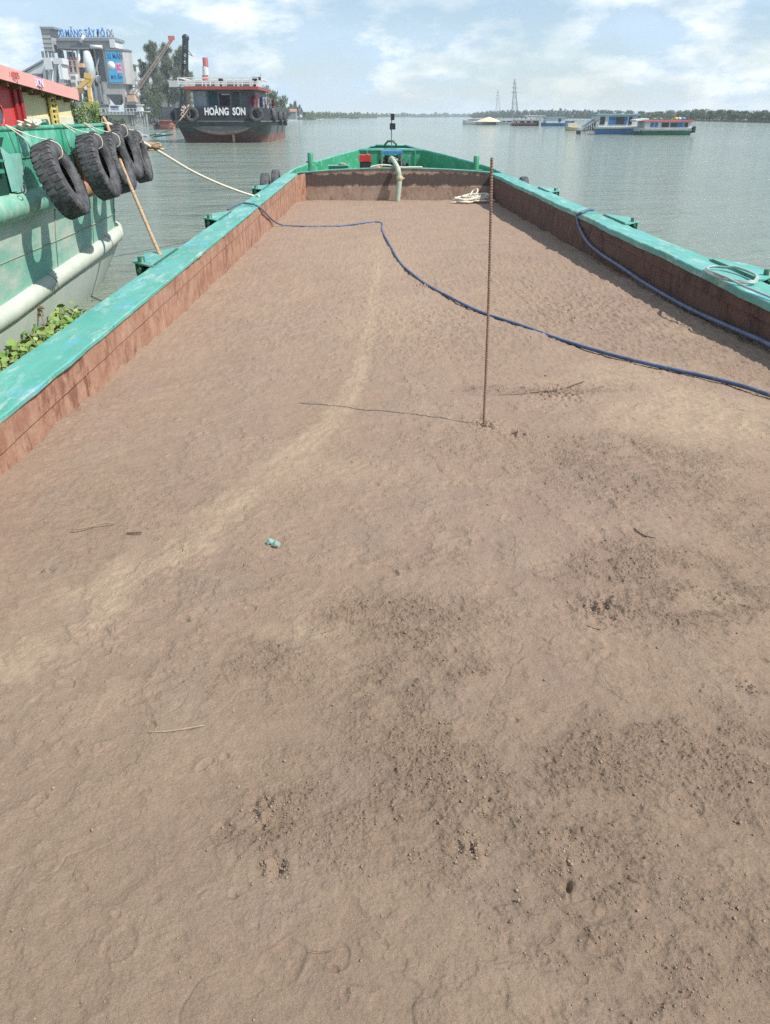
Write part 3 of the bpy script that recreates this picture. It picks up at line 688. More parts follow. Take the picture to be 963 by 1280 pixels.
# hose along the right wall
M_hose2 = hose_mat('faded_blue_hose', (.07, .09, .17), (.14, .17, .28), amt=.36)
pts = [W(742, 262, ZC + .03), W(735, 262.5, ZC + .035), W(727, 266, ZC + .035)]
y0 = W(722, 269, ZC).y
pts += [PX(721.5, 269.5, XR - .03), PX(725, 285, XR - .05), PX(735, 303, XR - .07), PX(752, 318, XR - .08), PX(775, 333, XR - .09), PX(810, 356.5, XR - .10), PX(860, 385, XR - .10), PX(910, 408, XR - .10), PX(963, 431.5, XR - .10)]
for y in (7.5, 6, 4.5): pts.append(Vector((XR - (.11 + .03 * math.sin(y * 1.3)), y, float(zs(y)) + .07)))
tube_obj('water_hose', pts, .032, M_hose2, 'faded blue hose hanging over the right coaming and along the shaded right wall', 'hose', k=8, n=12)
# grey hose coil on the right coaming
M_gh = hose_mat('pale_grey_hose', (.30, .36, .33), (.45, .52, .48), amt=.34)
c = W(913, 344, ZC + .03); pts = []
for k in range(30):
    a = 2.4 + 2 * math.pi * k / 14 * 1.0
    rr = 1 - .004 * k
    pts.append(Vector((c.x + .27 * rr * math.cos(a), c.y + .62 * rr * math.sin(a), ZC + .035 + .012 * k / 14 + (.03 if math.cos(a) > .5 else 0))))
e = c + Vector((-.15, -.45, 0)); pts += [Vector((c.x - .23, c.y - .35, ZC + .075)), Vector((c.x - .17, c.y - .9, ZC + .04)), Vector((c.x - .10, c.y - 1.8, ZC + .03)), Vector((c.x - .05, c.y - 3.2, ZC + .03))]
tube_obj('coiled_hose', pts, .014, M_gh, 'pale grey hose looped on the right coaming over a cleat', 'hose', k=4)
# small litter on the sand
M_twig = worn('dark_twig', (.07, .045, .03), (.14, .095, .06), 12, rough=.9)
def twig(px, r, label, m=M_twig):
    tube_obj('twig', [S(u, v, .012) for u, v in px], r, m, label, 'twig', k=4, n=6)
twig(((90, 664), (106, 662), (125, 657), (144, 655)), .0045, 'pale forked twig pressed in the sand near the left edge', worn('pale_twig', (.25, .18, .11), (.34, .25, .16), 9))
twig(((159, 668.5), (170, 668), (178, 668)), .005, 'short straight dark twig on the sand left of the pale track')
twig(((793, 662), (798, 667), (807, 672), (820, 675)), .004, 'curved dark twig at the edge of the clods on the right')
twig(((724, 779), (735, 785), (748, 789), (758, 788)), .0025, 'thin bent twig below the trodden spot on the right')
twig(((390, 1191), (400, 1193), (420, 1190)), .0009, 'hair thin straw beside the shoe prints at the bottom')
twig(((185, 918), (215, 916), (256, 909)), .0018, 'thin pale stalk lying below the track on the left', worn('pale_stalk', (.38, .30, .21), (.45, .36, .25), 9))
twig(((565, 494), (600, 495.5), (640, 495), (668, 492), (700, 488), (730, 478)), .005, 'long thin dark root lying on the sand behind the steel rod')
def scrap():
    c = S(342, 684, .0); g = MB()
    for (dx, dy, w_, d_, a) in ((-.022, .02, .045, .03, .3), (.018, -.008, .055, .026, -.3)):
        ca, sa = math.cos(a), math.sin(a); vs_ = []
        for sx, sy, z in ((-1, -1, .012), (0, -1.2, .03), (1, -.8, .015), (1.1, .3, .035), (.7, 1, .02), (-.2, .8, .045), (-1, .7, .02)):
            x, y = sx * w_ / 2, sy * d_ / 2; vs_.append((c.x + dx + x * ca - y * sa, c.y + dy + x * sa + y * ca, c.z + z + .004))
        vs_ += [(x, y, z - .003) for x, y, z in vs_]
        g.add(vs_, [(0, 1, 5, 6), (1, 2, 3), (1, 3, 4, 5), (7, 13, 12, 8), (8, 10, 9), (8, 12, 11, 10)] + [(i, i + 7, (i + 1) % 7 + 7, (i + 1) % 7) for i in range(7)])
    tag(g.build('plastic_scrap', plain('mint_plastic', (.26, .44, .38), .6), loc=c), 'crumpled mint plastic scrap lying on the sand', 'litter')
scrap()
def specks():
    g = MB(); rnd = random.Random(5)
    for _ in range(130):
        y = 1.3 + 8 * rnd.random() ** 1.6; x = rnd.uniform(-.62, .62) * (y + 1.2) ; 
        if not XL + .1 < x < XR - .1: continue
        s_ = rnd.uniform(.001, .0024); z = float(SURF[2][min(np.searchsorted(SURF[1], y), len(SURF[1]) - 1), min(np.searchsorted(SURF[0], x), len(SURF[0]) - 1)]) + .001; a = rnd.random() * 3
        M = Matrix.Rotation(a, 3, 'Z') @ Matrix.Rotation(rnd.uniform(-.4, .4), 3, 'X')
        vs_ = [M @ Vector(q) * s_ + Vector((x, y, z)) for q in ((1.2, 0, 0), (0, .9, .1), (-1, .1, 0), (0, -1, .1), (0, 0, .7), (0, 0, -.7))]
        g.add(vs_, [(0, 1, 4), (1, 2, 4), (2, 3, 4), (3, 0, 4), (1, 0, 5), (2, 1, 5), (3, 2, 5), (0, 3, 5)])
    tag(g.build('shell_fragments', plain('shell_white', (.62, .56, .48), .6)), 'tiny pale shell bits and grit scattered over the sand', 'grit', kind='stuff')
    n = 60000; xs, ys, Z, G = SURF
    y = 1.2 + 13 * RNG.random(n) ** 1.9; x = RNG.uniform(-.60, .60, n) * (y + 1.6)
    spots = [(607, 533, 16, 160), (648, 542, 12, 90), (530, 359, 9, 70), (750, 762, 26, 220), (345, 1085, 16, 90), (590, 1060, 16, 110), (715, 1070, 30, 120), (330, 1010, 30, 160), (695, 490, 55, 260), (58, 712, 5, 40), (940, 860, 12, 60)]
    ex, ey = [], []
    for (u, v, r_, k) in spots:
        c = S(u, v); rr = r_ * mpp(c); ex.append(c.x + RNG.normal(0, rr * .6, k)); ey.append(c.y + RNG.normal(0, rr * .7, k))
    ex = np.concatenate(ex); ey = np.concatenate(ey); ok = np.concatenate([np.zeros(n, bool), np.ones(len(ex), bool)]); x = np.concatenate([x, ex]); y = np.concatenate([y, ey])
    ins = (x > XL + .04) & (x < XR - .04) & (y > 1.0); x, y, ok = x[ins], y[ins], ok[ins]
    ix = np.clip(np.searchsorted(xs, x), 0, len(xs) - 1); iy = np.clip(np.searchsorted(ys, y), 0, len(ys) - 1); gg = G[iy, ix]; zz = Z[iy, ix]
    keep = ok | (RNG.random(len(x)) < np.clip((gg - .16) * 1.3, .03, 1)); x, y, zz, ok = x[keep], y[keep], zz[keep], ok[keep]; n = len(x)
    sz = np.clip(np.exp(RNG.normal(math.log(.0030), .42, n)), .0014, .010) * (1 + np.maximum(0, y - 4) * .10) * np.where(ok, 1.15, 1)
    o8 = np.array([(1, 0, 0), (0, 1, 0), (-1, 0, 0), (0, -1, 0), (0, 0, .85), (0, 0, -.85)])
    v = o8[None] * RNG.uniform(.6, 1.25, (n, 6, 3)); a = RNG.random(n) * 6.28; tl = RNG.normal(0, .5, n)
    ca, sa, ct, st = np.cos(a), np.sin(a), np.cos(tl), np.sin(tl)
    vx, vy, vz = v[..., 0], v[..., 1], v[..., 2]; vy, vz = vy * ct[:, None] - vz * st[:, None], vy * st[:, None] + vz * ct[:, None]
    vx, vy = vx * ca[:, None] - vy * sa[:, None], vx * sa[:, None] + vy * ca[:, None]
    co = np.stack([vx * sz[:, None] + x[:, None], vy * sz[:, None] + y[:, None], vz * sz[:, None] + (zz + sz * .35)[:, None]], -1).reshape(-1, 3)
    F8 = np.array([(0, 1, 4), (1, 2, 4), (2, 3, 4), (3, 0, 4), (1, 0, 5), (2, 1, 5), (3, 2, 5), (0, 3, 5)]); fc = (F8[None] + (np.arange(n) * 6)[:, None, None]).reshape(-1, 3)
    me = bpy.data.meshes.new('sand_crumbs'); me.vertices.add(len(co)); me.vertices.foreach_set('co', co.astype(np.float32).ravel()); me.loops.add(fc.size); me.loops.foreach_set('vertex_index', fc.astype(np.int32).ravel())
    me.polygons.add(len(fc)); me.polygons.foreach_set('loop_start', np.arange(0, fc.size, 3, dtype=np.int32)); me.update(calc_edges=True)
    m = leafmat('damp_clods', (.225, .155, .112), (.33, .24, .18), rough=.95); me.materials.append(m); o = bpy.data.objects.new('sand_crumbs', me); COL.objects.link(o)
    tag(o, 'loose crumbs and small clods of damp sand strewn over the surface', 'sand clods', kind='stuff')
specks()
# ------------------------------------------------------------------ neighbouring vessel
M_nb = worn('vessel_green_paint', (.025, .24, .14), (.07, .34, .23), 1.3, (.28, .10, .05), .335, .5, sc=(1, 1, .7), dust=(.20, .46, .38), dust_amt=.38)
M_nh = worn('faded_mint_hull', (.13, .42, .31), (.30, .54, .44), .9, (.36, .22, .13), .30, .6, sc=(1, .35, 1), dust=(.50, .56, .48), dust_amt=.44)
M_nl = worn('chalky_hull_bottom', (.50, .58, .52), (.62, .66, .60), 1.2, (.36, .30, .2), .30, .7)
M_nr = worn('chalky_rub_rail', (.44, .50, .43), (.57, .60, .51), 2, (.36, .25, .16), .33, .7)
M_nr2 = worn('green_rub_rail', (.10, .36, .26), (.26, .50, .40), 2, (.38, .18, .12), .38, .55, dust=(.45, .52, .42), dust_amt=.4)
M_pink = worn('sun_faded_red_fascia', (.78, .37, .33), (.84, .44, .40), 1.5, (.6, .4, .34), .3, .6)
M_redw = worn('bright_red_cabin', (.52, .045, .045), (.66, .09, .08), 1.5, (.4, .12, .1), .28, .5)
M_yel = worn('cream_yellow_cabin', (.76, .62, .34), (.84, .72, .44), 1.4, (.45, .35, .22), .28, .6)
M_brn = worn('roof_underside_boards', (.16, .10, .05), (.28, .19, .10), 3, rough=.8, sc=(1, 4, 1))
M_glass = worn('dark_porthole_glass', (.05, .06, .09), (.12, .12, .16), 5, (.5, .3, .1), .36, .15)
M_white = worn('white_paint', (.62, .62, .60), (.76, .76, .74), 1.2, (.4, .3, .22), .26, .5)
M_ffl = worn('grey_white_paint', (.45, .47, .48), (.62, .63, .63), .8, (.35, .28, .22), .28, .6)
def tab(ks, vs_): return lambda y: float(np.interp(y, ks, vs_))
yk = [-2, 6, 10, 13, 15, 16.5, 17.3, 17.8, 18.05]
xt = tab(yk, [-4.5, -4.62, -4.66, -4.72, -4.80, -4.95, -5.2, -5.75, -6.6]); xl = tab(yk, [-4.75, -4.80, -4.84, -4.88, -4.95, -5.08, -5.33, -5.9, -6.7])
xw = tab(yk, [-4.80, -4.86, -4.93, -5.03, -5.22, -5.50, -5.9, -6.5, -7.3]); zr = tab([-2, 10.4, 12.8, 17, 18], [.52, .63, .76, .90, .95]); XM = -9.0
def neighbour():
    b = empty('river_vessel', (-8, 12, 0), 'large faded green river vessel with a red roofed cabin moored close on the left', 'boat')
    ys = np.concatenate([np.arange(-2, 15, .5), np.arange(15, 18.06, .15)]).tolist() + [18.05]
    def ring(y, rows): return [(x, y, z) for x, z in rows(y)]
    def both(name, rows, m, sm=True):
        g = MB(); R_ = [rows(y) for y in ys]
        g.loft([[(x, y, z) for x, z in r_] for r_, y in zip(R_, ys)], sm)
        g.loft([[(2 * XM - x, y, z) for x, z in r_] for r_, y in zip(R_, ys)], sm)
        y = ys[-1]; r_ = R_[-1]; g.loft([[(x, y, z) for x, z in r_], [(2 * XM - x, y, z) for x, z in r_]], False)
        return g.build(name, m, b)
    both('bulwark', lambda y: [(xt(y) - .05, 2.84), (xt(y), 2.84), (xt(y) + .0, 2.5), (xt(y) - .03, 2.0), (xt(y) - .04, 1.9)], M_nb)
    both('hull_side', lambda y: [(xt(y) - .04, 1.9), (xt(y) * .55 + xl(y) * .45 - .05, 1.4), (xl(y) - .03, zr(y))], M_nh)
    both('hull_bottom', lambda y: [(xl(y) + .07, zr(y) - .02), (xl(y) * .5 + xw(y) * .5 + .05, zr(y) * .5), (xw(y), 0), (xw(y) - .35, -.6)], M_nl)
    # bulwark cap and the two rub rails
    g = MB(); g.tube([(xt(y) - .02, y, 2.85) for y in ys[:-1]], .035, 8); g.build('bulwark_rail', M_nb, b)
    g = MB(); yy = [y for y in ys if y < 13.5]; g.tube([(xt(y) - .05, y, 1.93 - (.03 if y > 13 else 0)) for y in yy], .18, 16); g.build('rub_rail', M_nr2, b)
    g = MB(); g.tube([(xt(y) + .0, y, 1.92) for y in (13.65, 14.2)], .15, 14); g.build('rub_rail', worn('rusty_rail_end', (.30, .15, .09), (.42, .25, .16), 4, rough=.8), b)
    g = MB(); g.tube([(xl(y) - .03, y, zr(y)) for y in ys[:-2]], .145, 16); g.build('rub_rail', M_nr, b)
    for y in (9.2, 12.1, 15.4):
        g = MB(); g.tube([(xl(y) - .03, y, zr(y)), (xl(y) - .03, y + .03, zr(y) + .001)], .150, 16); g.build('rail_joint', worn('rail_joint_rust', (.22, .17, .12), (.3, .25, .2), 9), b)
    # welded ribs, a lighter stiffener plate and the painted shade of a recess near the camera
    g = MB()
    for y in (11.5, 13.3, 14.9): g.box(xt(y) + .001, xt(y) + .018, y, y + .012, 2.08, 2.82)
    g.bar((xt(11.2) + .01, 11.1, 2.50), (xt(13.2) + .01, 13.2, 2.50), .02, .012); g.bar((xt(13.4) + .01, 13.35, 2.46), (xt(16) + .01, 16.0, 2.46), .02, .012)
    g.build('weld_seam', M_nb, b)
    g = MB()
    for y in (7.5, 10.0, 12.6, 14.6, 16.4):
        g.tube([(xt(y) - .035, y, 1.88), (xt(y) * .55 + xl(y) * .45 - .045, y, 1.4), (xl(y) - .02, y, zr(y) + .1)], .010, 5)
    g.tube([(xt(y) * .4 + xl(y) * .6 - .035, y, 1.28 + .0 * y) for y in np.arange(2, 17.4, .4)], .010, 5)
    g.build('hull_seam', worn('seam_rust', (.20, .32, .24), (.34, .26, .18), 6), b)
    g = MB(); g.box(xt(10.7) + .002, xt(10.7) + .05, 11.02, 11.37, 2.10, 2.56); g.add([(xt(10.5) + .05, 11.02, 2.12), (xt(10.5) + .05, 11.02, 2.56), (xt(10.5) + .02, 10.84, 2.66), (xt(10.5) + .02, 10.92, 2.12)], [(0, 1, 2, 3)])
    g.build('stiffener_plate', worn('pale_teal_plate', (.17, .42, .36), (.28, .52, .45), 4, (.3, .2, .12), .3), b)
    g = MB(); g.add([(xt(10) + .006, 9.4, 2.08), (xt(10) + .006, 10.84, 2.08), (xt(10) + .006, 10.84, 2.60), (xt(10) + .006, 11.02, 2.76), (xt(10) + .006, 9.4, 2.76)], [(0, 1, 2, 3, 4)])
    g.build('recess_shade_sheet', plain('recess_shade_green', (.012, .06, .045), .6), b)  # flat dark sheet paints the recess's shade onto the bulwark
    g = MB(); g.bar((xt(9.9) + .03, 9.4, 2.50), (xt(9.9) + .03, 10.78, 2.50), .06, .025); g.bar((xt(9.9) + .03, 9.4, 2.38), (xt(9.9) + .03, 10.72, 2.38), .05, .04); g.build('recess_ledge', M_nb, b)
    c = P(73, 238, 10.2); g = MB(); pts = [(xt(10.6) + .16, 10.97 + .07 * math.cos(a), 2.15 + .055 * math.sin(a)) for a in np.linspace(0, 6.28, 16)]; g.tube(pts, .008, 6, cap=False); g.build('shackle', M_steel, b)
    a0, a1 = P(93, 190, 13.75), P(112, 232, 14.0)
    g = MB(); g.tube([(xt(13.7) + .03, a0.y, a0.z), (xt(14) + .10, a1.y, a1.z)], [.03, .11], 10); g.build('rusty_brace', worn('brace_rust', (.34, .17, .11), (.45, .27, .19), 5, rough=.8), b)
    # deck
    g = MB(); g.prism([(xt(y) - .06, y) for y in ys[:-2]] + [(2 * XM - xt(y) + .06, y) for y in ys[:-2]][::-1], 2.22, 2.30); g.build('deck', M_nb, b)
    # cabin
    g = MB(); g.box(-12.2, -5.6, 4, 14.2, 2.3, 3.52); cb = g.build('cabin', M_redw, b)
    g = MB(); g.box(-5.6, -5.555, 13.86, 13.94, 2.35, 3.50); g.box(-5.6, -5.56, 14.10, 14.2, 2.35, 3.49); g.box(-5.6, -5.57, 13.98, 14.02, 2.35, 3.49)
    g.bar((-5.58, 12.55, 3.18), (-5.58, 13.15, 2.75), .05); g.bar((-5.58, 13.0, 3.47), (-5.58, 13.9, 3.47), .04); g.build('trim', worn('deep_red_trim', (.30, .01, .02), (.42, .03, .03), 3), cb)
    c = P(10, 144, 13.05); cz = c.z
    g = MB(); g.lathe([(.0, .03), (.135, .03)], (-5.6, 13.2, cz), axis='X', n=28); pw = g.build('porthole', M_glass, cb)
    g = MB(); g.lathe([(.130, .0), (.130, .045), (.165, .045), (.165, .0)], (-5.6, 13.2, cz), axis='X', n=28); g.build('frame', M_redw, pw)
    g = MB(); g.box(-12.0, -5.72, 14.2, 16.85, 2.3, 3.40); yb = g.build('cabin_annex', M_yel, b)
    g = MB(); g.box(-5.72, -5.705, 14.2, 16.85, 2.3, 2.99); g.build('sunlit_wall_band', worn('sunlit_cream_paint', (.66, .62, .46), (.76, .72, .58), 2, (.5, .4, .3), .25), yb)  # lower wall painted paler to stand for sun below the roof's shadow line
    g = MB()
    for k in range(12):
        z = 2.42 + k * .085; g.box(-5.67, -5.645, 15.62, 15.86, z, z + .035)
    g.bar((-5.65, 15.60, 2.32), (-5.65, 15.60, 3.44), .035); g.bar((-5.65, 15.88, 2.32), (-5.65, 15.88, 3.44), .035); g.box(-5.704, -5.68, 15.64, 15.84, 2.4, 3.42)
    lm = worn('ladder_yellow', (.62, .48, .12), (.70, .58, .2), 5)
    g.build('ladder', lm, yb)
    g = MB()
    for k in range(11): z = 2.46 + k * .085; g.box(-5.6795, -5.675, 15.645, 15.835, z, z + .045)
    g.build('ladder_gap', plain('dark_slot', (.10, .07, .03), .8), yb)
    # roof
    y0, y1 = 4.0, 17.05; zt0, zt1 = 3.67 + .21 * (12.8 - 4) / 4.25, 3.455
    def zt(y): return zt1 + (3.67 - 3.455) * (y1 - y) / (17.05 - 12.8)
    def xe(y): return -5.6 + (.3) * (y1 - y) / 4.25 * 1.0 if y > 9 else -5.03
    g = MB(); yy = np.arange(y0, y1 + .01, (y1 - y0) / 24)
    g.loft([[(xe(y) + .0, y, zt(y) - .19), (xe(y) + .005, y, zt(y)), (-12.6, y, zt(y) + .25)] for y in yy], False)
    g.loft([[(xe(y1), y1, zt(y1) - .12), (-12.6, y1, zt(y1) - .10 + .25)], [(xe(y1), y1, zt(y1)), (-12.6, y1, zt(y1) + .25)]], False)
    rf = g.build('roof', M_pink, b)
    g = MB(); g.loft([[(xe(y) - .01, y, zt(y) - .185), (-12.6, y, zt(y) - .185 + .2)] for y in yy], False)
    for y in np.arange(9.4, 17.0, .55): g.bar((xe(y) - .04, y, zt(y) - .215), (-8.5, y, zt(y) - .20), .05, .07)
    g.build('ceiling_boards', M_brn, rf)
    for (u, v, y, s_, txt, cc) in ((15, 92, 13.35, .125, 'HD 6285', (.52, .10, .10)), (42, 98, 14.55, .17, 'VSKN', (.80, .74, .86))):
        p = P(u, v, y); yc = y
        fc = bpy.data.curves.new('roof_lettering', 'FONT'); fc.body = txt; fc.size = s_; fc.align_x = 'CENTER'; fc.align_y = 'CENTER'; fc.extrude = .003; fc.offset = .003
        fc.materials.append(plain('lettering_' + txt[:2].lower(), cc, .6, .1))
        o = bpy.data.objects.new('roof_lettering', fc); COL.objects.link(o); o.parent = rf
        sl_ = math.atan2(-(3.67 - 3.455), 4.25); ang = math.atan2(-.3, 4.25)
        o.location = Vector((xe(yc) + .012, yc, zt(yc) - .095)) - world_loc(rf); o.rotation_euler = (R(90), -sl_ * 1.0, R(90) - ang * -1)
        if txt == 'VSKN':
            fo = fc.copy(); fo.offset = .014; fo.extrude = .001; fo.materials.clear(); fo.materials.append(plain('lettering_purple', (.34, .08, .30), .6, .1))
            o2 = o.copy(); o2.data = fo; COL.objects.link(o2); o2.location = o2.location - Vector((.004, 0, 0))
    # deck clutter
    g = MB(); p = P(49, 156.5, 14.4); g.tube([(p.x - .2, 14.4, 2.86), (p.x + .15, 14.4, 2.90)], .06, 10); tag(g.build('fuel_can', M_dgreen, loc=p), 'small dark green canister lying on the vessel rail below the yellow ladder', 'can')
neighbour()

tyl = ['large worn tyre with a yellow paint mark hanging nearest on the green vessel', 'brown dusty tyre, second nearest on the green vessel', 'third tyre along the green vessel, half hidden behind the second',
       'fourth tyre, highest, behind the tan rope', 'farthest tyre at the end of the green vessel']
for (u, v, y, s_, lb, rl, rz) in ((77, 225, 11.55, 1.0, tyl[0], -.36, .10), (124, 208, 13.75, 1.0, tyl[1], -.26, .04), (146, 204, 14.95, .98, tyl[2], -.26, .02), (156, 190, 16.3, 1.0, tyl[3], -.26, 0), (173, 196, 17.3, .96, tyl[4], -.20, .1)):
    p = P(u, v, y); o = place_tyre(TY, p, rl, rz, lb, 'tyres hanging on the green vessel', scale=s_)
    # rope from the rail through the tyre
    M = Matrix.Translation(p) @ Matrix.Rotation(rz, 4, 'Z') @ Matrix.Rotation(rl, 4, 'Y')
    q = lambda a, b_, c_: M @ Vector((a, b_, c_))
    yr = y - .34; top = Vector((xt(yr), yr, 2.90))
    pts = [top, q(-.12, -.25, .52) if False else top.lerp(q(.17, 0, .44), .5) + Vector((.0, 0, -.03)), q(.19, -.02, .42), q(.17, 0, .26), q(0, 0, .24)]
    g = MB(); g.tube(spline(pts, 5), .008, 6); g.tube(spline([top, top.lerp(q(-.05, -.1, .5), .6) + Vector((.02, 0, -.04)), q(-.16, -.05, .48)], 5), .009, 6)
    tag(g.build('tyre_rope', M_rope, loc=top), lb.replace('large worn tyre', 'pale rope holding the tyre').replace('brown dusty tyre,', 'pale rope holding the brown dusty tyre,') if lb.startswith(('large', 'brown')) else 'pale rope holding the ' + lb.replace('worn black tyre hanging nearest', 'nearest tyre'), 'rope', 'ropes holding the tyres')
    if u == 77:
        g = MB(); rnd = random.Random(2)
        for k in range(9):
            a = -2.62 + rnd.uniform(-.17, .17); x0 = rnd.uniform(-.12, -.02); rr = .514
            c0 = q(x0, rr * math.cos(a), rr * -math.sin(a) * -1 if False else rr * math.sin(a) * -1)
        o['label'] = 'large worn black tyre hanging nearest on the green vessel'
g = MB(); rnd = random.Random(4); c = P(38, 158, 11.6); pts = [(c.x + rnd.uniform(-.14, .14), 11.6 + rnd.uniform(-.15, .15), 2.88 + rnd.uniform(-.03, .08)) for _ in range(26)]
g.tube(spline(pts, 4), .017, 6); tag(g.build('rope_knot', M_rope, loc=c), 'knotted pale rope tied round the rail above the nearest tyre', 'rope')
# mooring ropes between the two vessels
a = Vector((xt(16.2), 16.2, 2.93)); bb = W(199.5, 317, ZC + .03)
tube_obj('mooring_rope', [a + Vector((-.05, .02, -.06)), a + Vector((.02, 0, .0)), a.lerp(bb, .35) + Vector((0, 0, -.04)), a.lerp(bb, .7) + Vector((0, 0, -.04)), bb, bb + Vector((.1, -.25, -.01))], .030, M_ropeb, 'taut tan mooring rope slanting from the green vessel down to the nearest left bracket', 'rope')
a = Vector((xt(16.9) - .05, 16.9, 2.90)); bb = W(314, 244, ZC + .03); kn = P(190, 184, 18.1)
tube_obj('mooring_rope', [a, kn, kn.lerp(bb, .33) + Vector((0, 0, -.10)), kn.lerp(bb, .66) + Vector((0, 0, -.09)), bb, bb + Vector((.25, -.2, .0))], .028, M_rope, 'long grey white mooring rope stretching from the tyres to the far left coaming', 'rope')
g = MB(); rnd = random.Random(9); pts = [kn + Vector((rnd.uniform(-.22, .25), rnd.uniform(-.06, .06), rnd.uniform(-.06, .10) - .1 * 0)) for _ in range(30)]
g.tube(spline(pts, 3), .018, 6); tag(g.build('rope_knot', M_ropeb, loc=kn), 'frayed tan knot on the long mooring rope beside the farthest tyre', 'rope')
# potted shrubs and bucket on its stern
LF = leafmat('shrub_leaves', (.08, .18, .05), (.22, .34, .11), (.32, .38, .18))
def shrub(u, v, y, h, w_, n, label, m=LF):
    p = P(u, v, y); z0 = 2.31; e = empty('potted_shrub', (p.x, y, z0), label, 'plant', 'potted shrubs on the green vessel')
    g = MB(); rnd = random.Random(int(u)); zc = p.z
    for k in range(7):
        a = rnd.uniform(-1, 1); g.tube(spline([(p.x, y, z0 + .25), (p.x + a * w_ * .3, y, z0 + .3 + (zc - z0) * .4), (p.x + a * w_ * .8, y + rnd.uniform(-.1, .1), zc + h * rnd.uniform(-.1, .45))], 3), .008, 5)
    g.build('stem', worn('green_stem', (.10, .14, .05), (.2, .22, .1), 9), e)
    g = MB()
    for k in range(10):
        g.leaves((p.x + rnd.uniform(-w_, w_) * .7, y + rnd.uniform(-.15, .15), zc + rnd.uniform(-.5, .45) * h), (w_ * .42, .18, h * .32), n // 10, .032, .35, shell=.2)
    g.build('foliage', m, e)
    g = MB(); g.lathe([(0, z0), (.12, z0), (.17, z0 + .28), (.15, z0 + .28), (.14, z0 + .24), (0, z0 + .24)], (p.x, y, 0), n=16); g.build('pot', plain('grey_pot', (.3, .3, .28)), e)
shrub(80, 141, 16.95, .62, .30, 1500, 'tallest feathery green shrub on the stern, right beside the cream cabin')
shrub(98, 146, 17.2, .50, .28, 1300, 'low bushy shrub between the tallest shrub and the green bucket')
shrub(115, 145, 17.4, .50, .24, 1100, 'green shrub immediately left of the green bucket')
p = P(130, 151, 17.45); zb = P(130, 158, 17.45).z; zt_ = P(130, 144.5, 17.45).z
e = empty('bucket', (p.x, 17.45, zb), 'dark green tapered plastic bucket on the stern rail of the green vessel', 'bucket')
g = MB(); g.lathe([(0, zb), (.058, zb), (.09, zt_), (.10, zt_), (.10, zt_ - .015), (.085, zt_ - .02), (.055, zb + .02), (0, zb + .02)], (p.x, 17.45, 0), n=20); g.build('body', M_dgreen, e)
g = MB(); g.tube(spline([(p.x - .09, 17.45, zt_), (p.x - .02, 17.40, zt_ + .05), (p.x + .05, 17.40, zt_ + .05), (p.x + .09, 17.45, zt_)], 4), .004, 5); g.build('handle', M_steel, e)

# ------------------------------------------------------------------ floating water hyacinth between the hulls
def hyacinth():
    rnd = random.Random(8)
    lm = leafmat('hyacinth_leaves', (.05, .14, .025), (.20, .33, .07), (.28, .33, .11), .4)
    g = MB(); st_ = MB()
    for _ in range(3000):
        y = rnd.uniform(4.5, 12.6); xr = -3.32; xl_ = min(xw(y) + .04, -4.9)
        x = rnd.uniform(xl_, xr)
        if y > 9.2 and x > -4.9 + (12.6 - y) * .42 + .25: continue
        h = rnd.uniform(.05, .30) * (1 if rnd.random() < .8 else 1.4); a = rnd.random() * 6.28; ln = rnd.uniform(.030, .062)
        base = Vector((x, y, -.01)); tip = base + Vector((math.cos(a) * h * .45, math.sin(a) * h * .45, h))
        st_.tube([base, base.lerp(tip, .5) + Vector((0, 0, .02)), tip], [.011, .008, .004], 5)
        d = Vector((math.cos(a), math.sin(a), rnd.uniform(.2, 1.1))).normalized(); s_ = d.cross(Vector((0, 0, 1))).normalized(); up = s_.cross(d)
        vs_ = []
        for (l, w_, z) in ((0, 0, 0), (.25, .75, .12), (.8, 1, .2), (1.5, .72, .12), (1.95, 0, 0), (1.5, -.72, .12), (.8, -1, .2), (.25, -.75, .12), (.9, 0, 0)):
            vs_.append(tip + d * l * ln + s_ * w_ * ln + up * z * ln)
        g.add(vs_, [(i, (i + 1) % 8, 8) for i in range(8)], True)
    r = empty('water_hyacinth', (-4.1, 8.5, 0), 'dense mat of floating water hyacinth with round glossy leaves between the two hulls', 'water plants')
    r['kind'] = 'stuff'
    tag(g.build('foliage', lm, r), kind='stuff'); tag(st_.build('stem', worn('hyacinth_stalks', (.16, .22, .06), (.35, .40, .18), 8), r), kind='stuff')
    # brown seed head and a pale one
    p = P(50, 388, 11.4); q = P(57, 420, 11.3)
    g = MB(); g.tube(spline([q, q.lerp(p, .5) + Vector((.02, 0, 0)), p], 4), .010, 6)
    for k in range(12): g.leaves((p.x + rnd.uniform(-.03, .03), p.y, p.z + rnd.uniform(-.08, .06)), (.03, .03, .03), 5, .035, .6, shell=.1)
    tag(g.build('dry_flower_spike', worn('dry_flower', (.25, .16, .10), (.45, .34, .22), 9), loc=q), 'dry brown flower spike rising out of the water hyacinth', 'flower')
hyacinth()

# ------------------------------------------------------------------ tyres on the barge and the ship ahead
for (u, v, y, lb) in ((336, 225, 27.8, 'black tyre fender outside the left coaming, nearest of the pair by the bow'), (348, 220, 31.0, 'black tyre fender outside the left coaming, farther of the pair by the bow')):
    p = P(u, v, y); p.x = XOL - .16; place_tyre(TYS, (p.x, y, P(u, v, y).z - .28), 0, 0, lb, 'tyres outside the barge')
p = P(651, 221, 29.5); place_tyre(TYS, (XOR + .15, 29.5, .60), 0, 0, 'black tyre fender just showing over the right coaming near the bow', 'tyres outside the barge')

